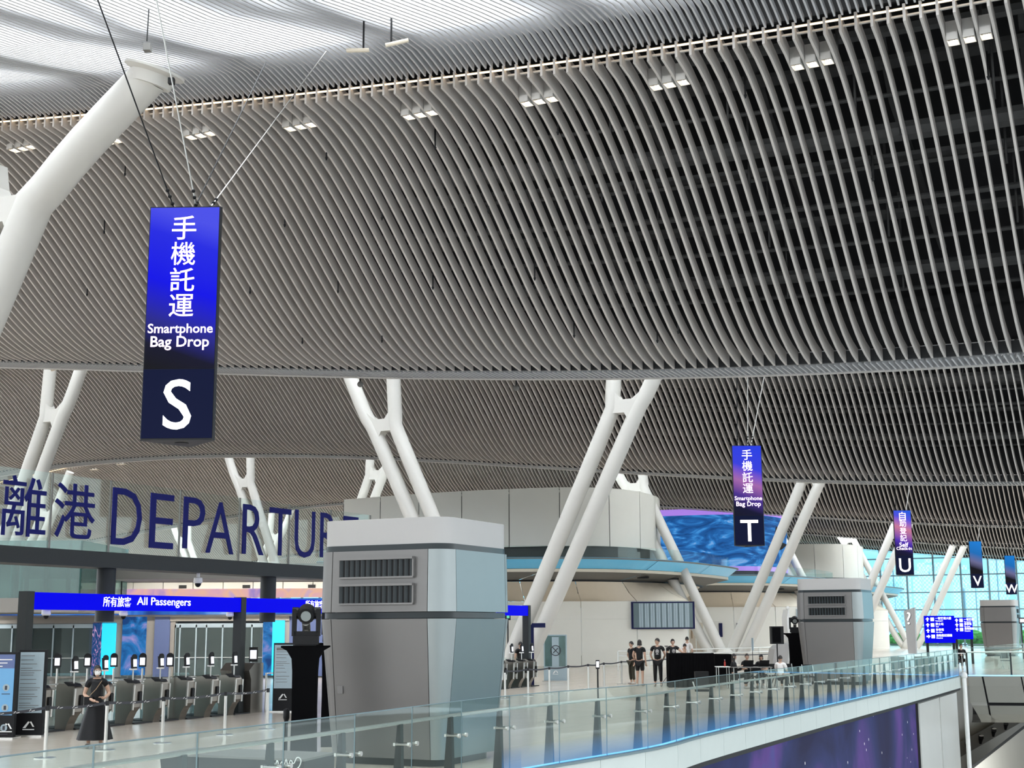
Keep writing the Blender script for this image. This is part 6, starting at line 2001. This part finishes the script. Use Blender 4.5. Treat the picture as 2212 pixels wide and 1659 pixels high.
    wv = P['pel'].lerp(P['waist'], 0.1)
    ch = [wv, P['waist'], P['chest'], P['neckb'] - Vector((0, 0, 0.010 * h)), P['shL'], P['shL'].lerp(P['elL'], sleeve), P['shR'], P['shR'].lerp(P['elR'], sleeve)]
    rd = [0.088 * h, 0.076 * h, 0.086 * h, 0.050 * h, 0.044 * h, 0.038 * h, 0.044 * h, 0.038 * h]
    if sleeve >= 0.99:
        ch += [P['shL'].lerp(P['elL'], 1.0), P['elL'].lerp(P['wrL'], 0.9), P['elR'].lerp(P['wrR'], 0.9)]
    shell('shirt', ch[:8] + ([ch[9], ch[10]] if sleeve >= 0.99 else []), [(0, 1), (1, 2), (2, 3), (3, 4), (4, 5), (3, 6), (6, 7)] + ([(5, 8), (7, 9)] if sleeve >= 0.99 else []), rd + ([0.026 * h, 0.026 * h] if sleeve >= 0.99 else []), top)
    if kind == 'skirt':
        c = MB(); rows = []
        for i in range(9):
            s = i / 8; z = P['waist'].z - 0.02 - (P['waist'].z - 0.115 * h) * s; row = []
            for k in range(33):
                w = 2 * PI * k / 32
                rr_ = 0.125 + 0.215 * s ** 0.9 + 0.018 * s * math.sin(w * 7)
                row.append(Vector((rr_ * math.cos(w) * 1.0, rr_ * 0.85 * math.sin(w), z)))
            rows.append(row)
        c.grid(rows); part('skirt', c, bottom, t, smooth=True)
    else:
        k_ = 0.85 if not shorts else None
        eL = [P['pel'] + Vector((0, 0, 0.02 * h)), P['hipL'], P['knL'], P['knL'].lerp(P['anL'], 0.8), P['hipR'], P['knR'], P['knR'].lerp(P['anR'], 0.8)]
        rr_ = [0.084 * h, 0.060 * h, 0.043 * h, 0.034 * h, 0.060 * h, 0.043 * h, 0.034 * h]
        if shorts:
            eL = [eL[0], eL[1], P['hipL'].lerp(P['knL'], 0.85), eL[4], P['hipR'].lerp(P['knR'], 0.85)]
            shell('shorts', eL, [(0, 1), (1, 2), (0, 3), (3, 4)], [0.084 * h, 0.062 * h, 0.052 * h, 0.062 * h, 0.052 * h], bottom)
        else:
            shell('trousers', eL, [(0, 1), (1, 2), (2, 3), (0, 4), (4, 5), (5, 6)], rr_, bottom)
    for s_ in ('L', 'R'):
        a, b = P['an' + s_], P['to' + s_]
        d = Vector((b.x - a.x, b.y - a.y, 0)).normalized()
        c = MB(); c.ball((0, 0, 0), (0.042, 0.125, 0.045), 12, 8, 0, Matrix.Rotation(math.atan2(d.y, d.x) + PI / 2, 4, 'Z'))
        o3 = Vector((a.x, a.y, 0)) + d * 0.055 + Vector((0, 0, 0.045))
        c.v = [(p[0] + o3.x, p[1] + o3.y, max(0.0, p[2] + o3.z)) for p in c.v]
        c.tube([(a.x, a.y, 0.05), (a.x, a.y, 0.10)], 0.042, 10)
        part('shoe', c, shoe, t, smooth=True)
    if badge:
        c = MB(); q = P['chest'] + Vector((0, -0.098 * h, 0.01)); n_ = 16
        c.add([(q.x + 0.062 * math.cos(2 * PI * k / n_), q.y - 0.006, q.z + 0.075 * math.sin(2 * PI * k / n_)) for k in range(n_)] + [(q.x + 0.048 * math.cos(2 * PI * k / n_), q.y - 0.007, q.z + 0.06 * math.sin(2 * PI * k / n_)) for k in range(n_)], [(k, (k + 1) % n_, n_ + (k + 1) % n_, n_ + k) for k in range(n_)])
        c.box((q.x - 0.02, q.y - 0.008, q.z - 0.02), (q.x + 0.02, q.y - 0.006, q.z + 0.03)); c.box((q.x - 0.05, q.y - 0.008, q.z - 0.115), (q.x + 0.05, q.y - 0.006, q.z - 0.10))
        part('chest_print', c, 'cloth_white', t)
    return t

q = fl(203, 1616)
w_ = person('woman in black top and long black skirt with a white face mask and glasses', q, R(12), 1.60, pose=dict(elL=(0.150, 0.03, 0.65), wrL=(0.10, -0.12, 0.60), hdL=(0.075, -0.15, 0.615), elR=(-0.15, 0.02, 0.64), wrR=(-0.03, -0.13, 0.575), hdR=(0.005, -0.15, 0.57), toL=(0.10, -0.07, 0.018), anL=(0.08, 0.02, 0.045), anR=(-0.075, 0.02, 0.045), toR=(-0.10, -0.065, 0.018)), kind='skirt', hair='bob', mask=True, head=(R(10), R(-8)), fem=True)
mb = MB(); mb.tube([(0.10, -0.135, 1.30), (0.0, -0.17, 1.14), (-0.13, -0.13, 1.0)], 0.006, 5); part('bag_strap', mb, 'wood', w_)
mb = MB(); mb.box((-0.22, -0.16, 0.80), (-0.06, -0.10, 0.99)); part('shoulder_bag', mb, 'black', w_)
mb = MB()
for sx in (-1, 1):
    c = w_.children[0]
H_ = 1.60 * 0.925
for sx in (-1, 1):
    mb.tube([(sx * 0.006 - 0.0, -0.118, H_ + 0.015), (sx * 0.03, -0.122, H_ + 0.032), (sx * 0.056, -0.10, H_ + 0.015), (sx * 0.03, -0.118, H_ - 0.004), (sx * 0.006, -0.118, H_ + 0.015)], 0.003, 4)
part('glasses', mb, 'ink', w_)
person('person in black t-shirt and olive trousers, hand on hip, leftmost of the standing group', fl(1366, 1478), R(-60), 1.72, pose=dict(elR=(-0.24, 0.05, 0.66), wrR=(-0.13, 0.03, 0.58), hdR=(-0.11, 0.02, 0.56)), bottom='cloth_olive', hair='short')
person('person with black bobbed hair in black t-shirt and shorts, standing in chunky pale shoes', fl(1383, 1482), R(155), 1.80, pose=dict(elL=(0.15, 0.02, 0.65), wrL=(0.12, -0.10, 0.53), hdL=(0.11, -0.12, 0.50)), hair='bob', shorts=True)
person('man in black t-shirt with round white print, standing with hands behind his back', fl(1422, 1483), R(-10), 1.86, pose=dict(elL=(0.155, 0.05, 0.65), wrL=(0.10, 0.09, 0.53), hdL=(0.05, 0.10, 0.51), elR=(-0.155, 0.05, 0.65), wrR=(-0.10, 0.09, 0.53), hdR=(-0.05, 0.10, 0.51)), badge=True, head=(R(-35), 0), shoe='shoe')
person('man in a black t-shirt with round white print leaning on the black draped table', fl(1455, 1476), R(5), 1.80, pose=dict(elL=(0.20, -0.06, 0.70), wrL=(0.30, -0.12, 0.66), hdL=(0.33, -0.13, 0.655)), badge=True)
person('person in a loose white shirt bent forward over the black draped table', fl(1479, 1470), R(10), 1.62, pose=dict(neck=(0, -0.06, 0.84), headc=(0.0, -0.09, 0.90), neckb=(0, -0.03, 0.81)), top='cloth_white', sleeve=0.8, head=(0, R(25)))
person('person in a white shirt standing with back turned behind the draped table', fl(1486, 1458), R(170), 1.82, top='cloth_white', sleeve=0.8)
Yt = yt1
person('woman with long black hair seated in black beside the shorter draped table', at(1585, 1440, Yt + 0.55), R(80), 1.70, sit=True, hair='long', fem=True, sleeve=0.99)
chair('black folding chair under the woman with long hair', 1583, 0, Y=Yt + 0.62)
person('person in dark clothes seated behind the first open laptop', at(1614, 1440, Yt + 1.25), R(0), 1.68, sit=True, hair='short', fem=True)
chair('black folding chair behind the first laptop', 1614, 0, Y=Yt + 1.3)
person('person in a dark peaked cap seated behind the second open laptop', at(1645, 1440, Yt + 1.25), R(-20), 1.64, sit=True, hair='bob', cap=True)
chair('black folding chair behind the second laptop', 1645, 0, Y=Yt + 1.3)
person('person in a white top seated back turned at the right end of the laptops', at(1686, 1440, Yt + 0.1), R(150), 1.62, sit=True, top='cloth_white', sleeve=0.8, hair='short')
chair('black folding chair right of the laptop table, below the loudspeaker', 1686, 0, Y=Yt + 0.1)
person('man in a dark suit jacket seated far off below the second direction board', at(2078, 1440, 74), R(0), 1.75, sit=True, sleeve=0.99)
chair('black chair under the man in the dark jacket', 2078, 0, Y=74.1)
t, z_, y_ = small_table('white counter desk before the man in the dark jacket', 2068, 2092, 1411, 1452, 'white')
person('person in dark clothes passing behind the distant turnstiles', at(1124, 1440, 57), R(40), 1.72, hair='short')
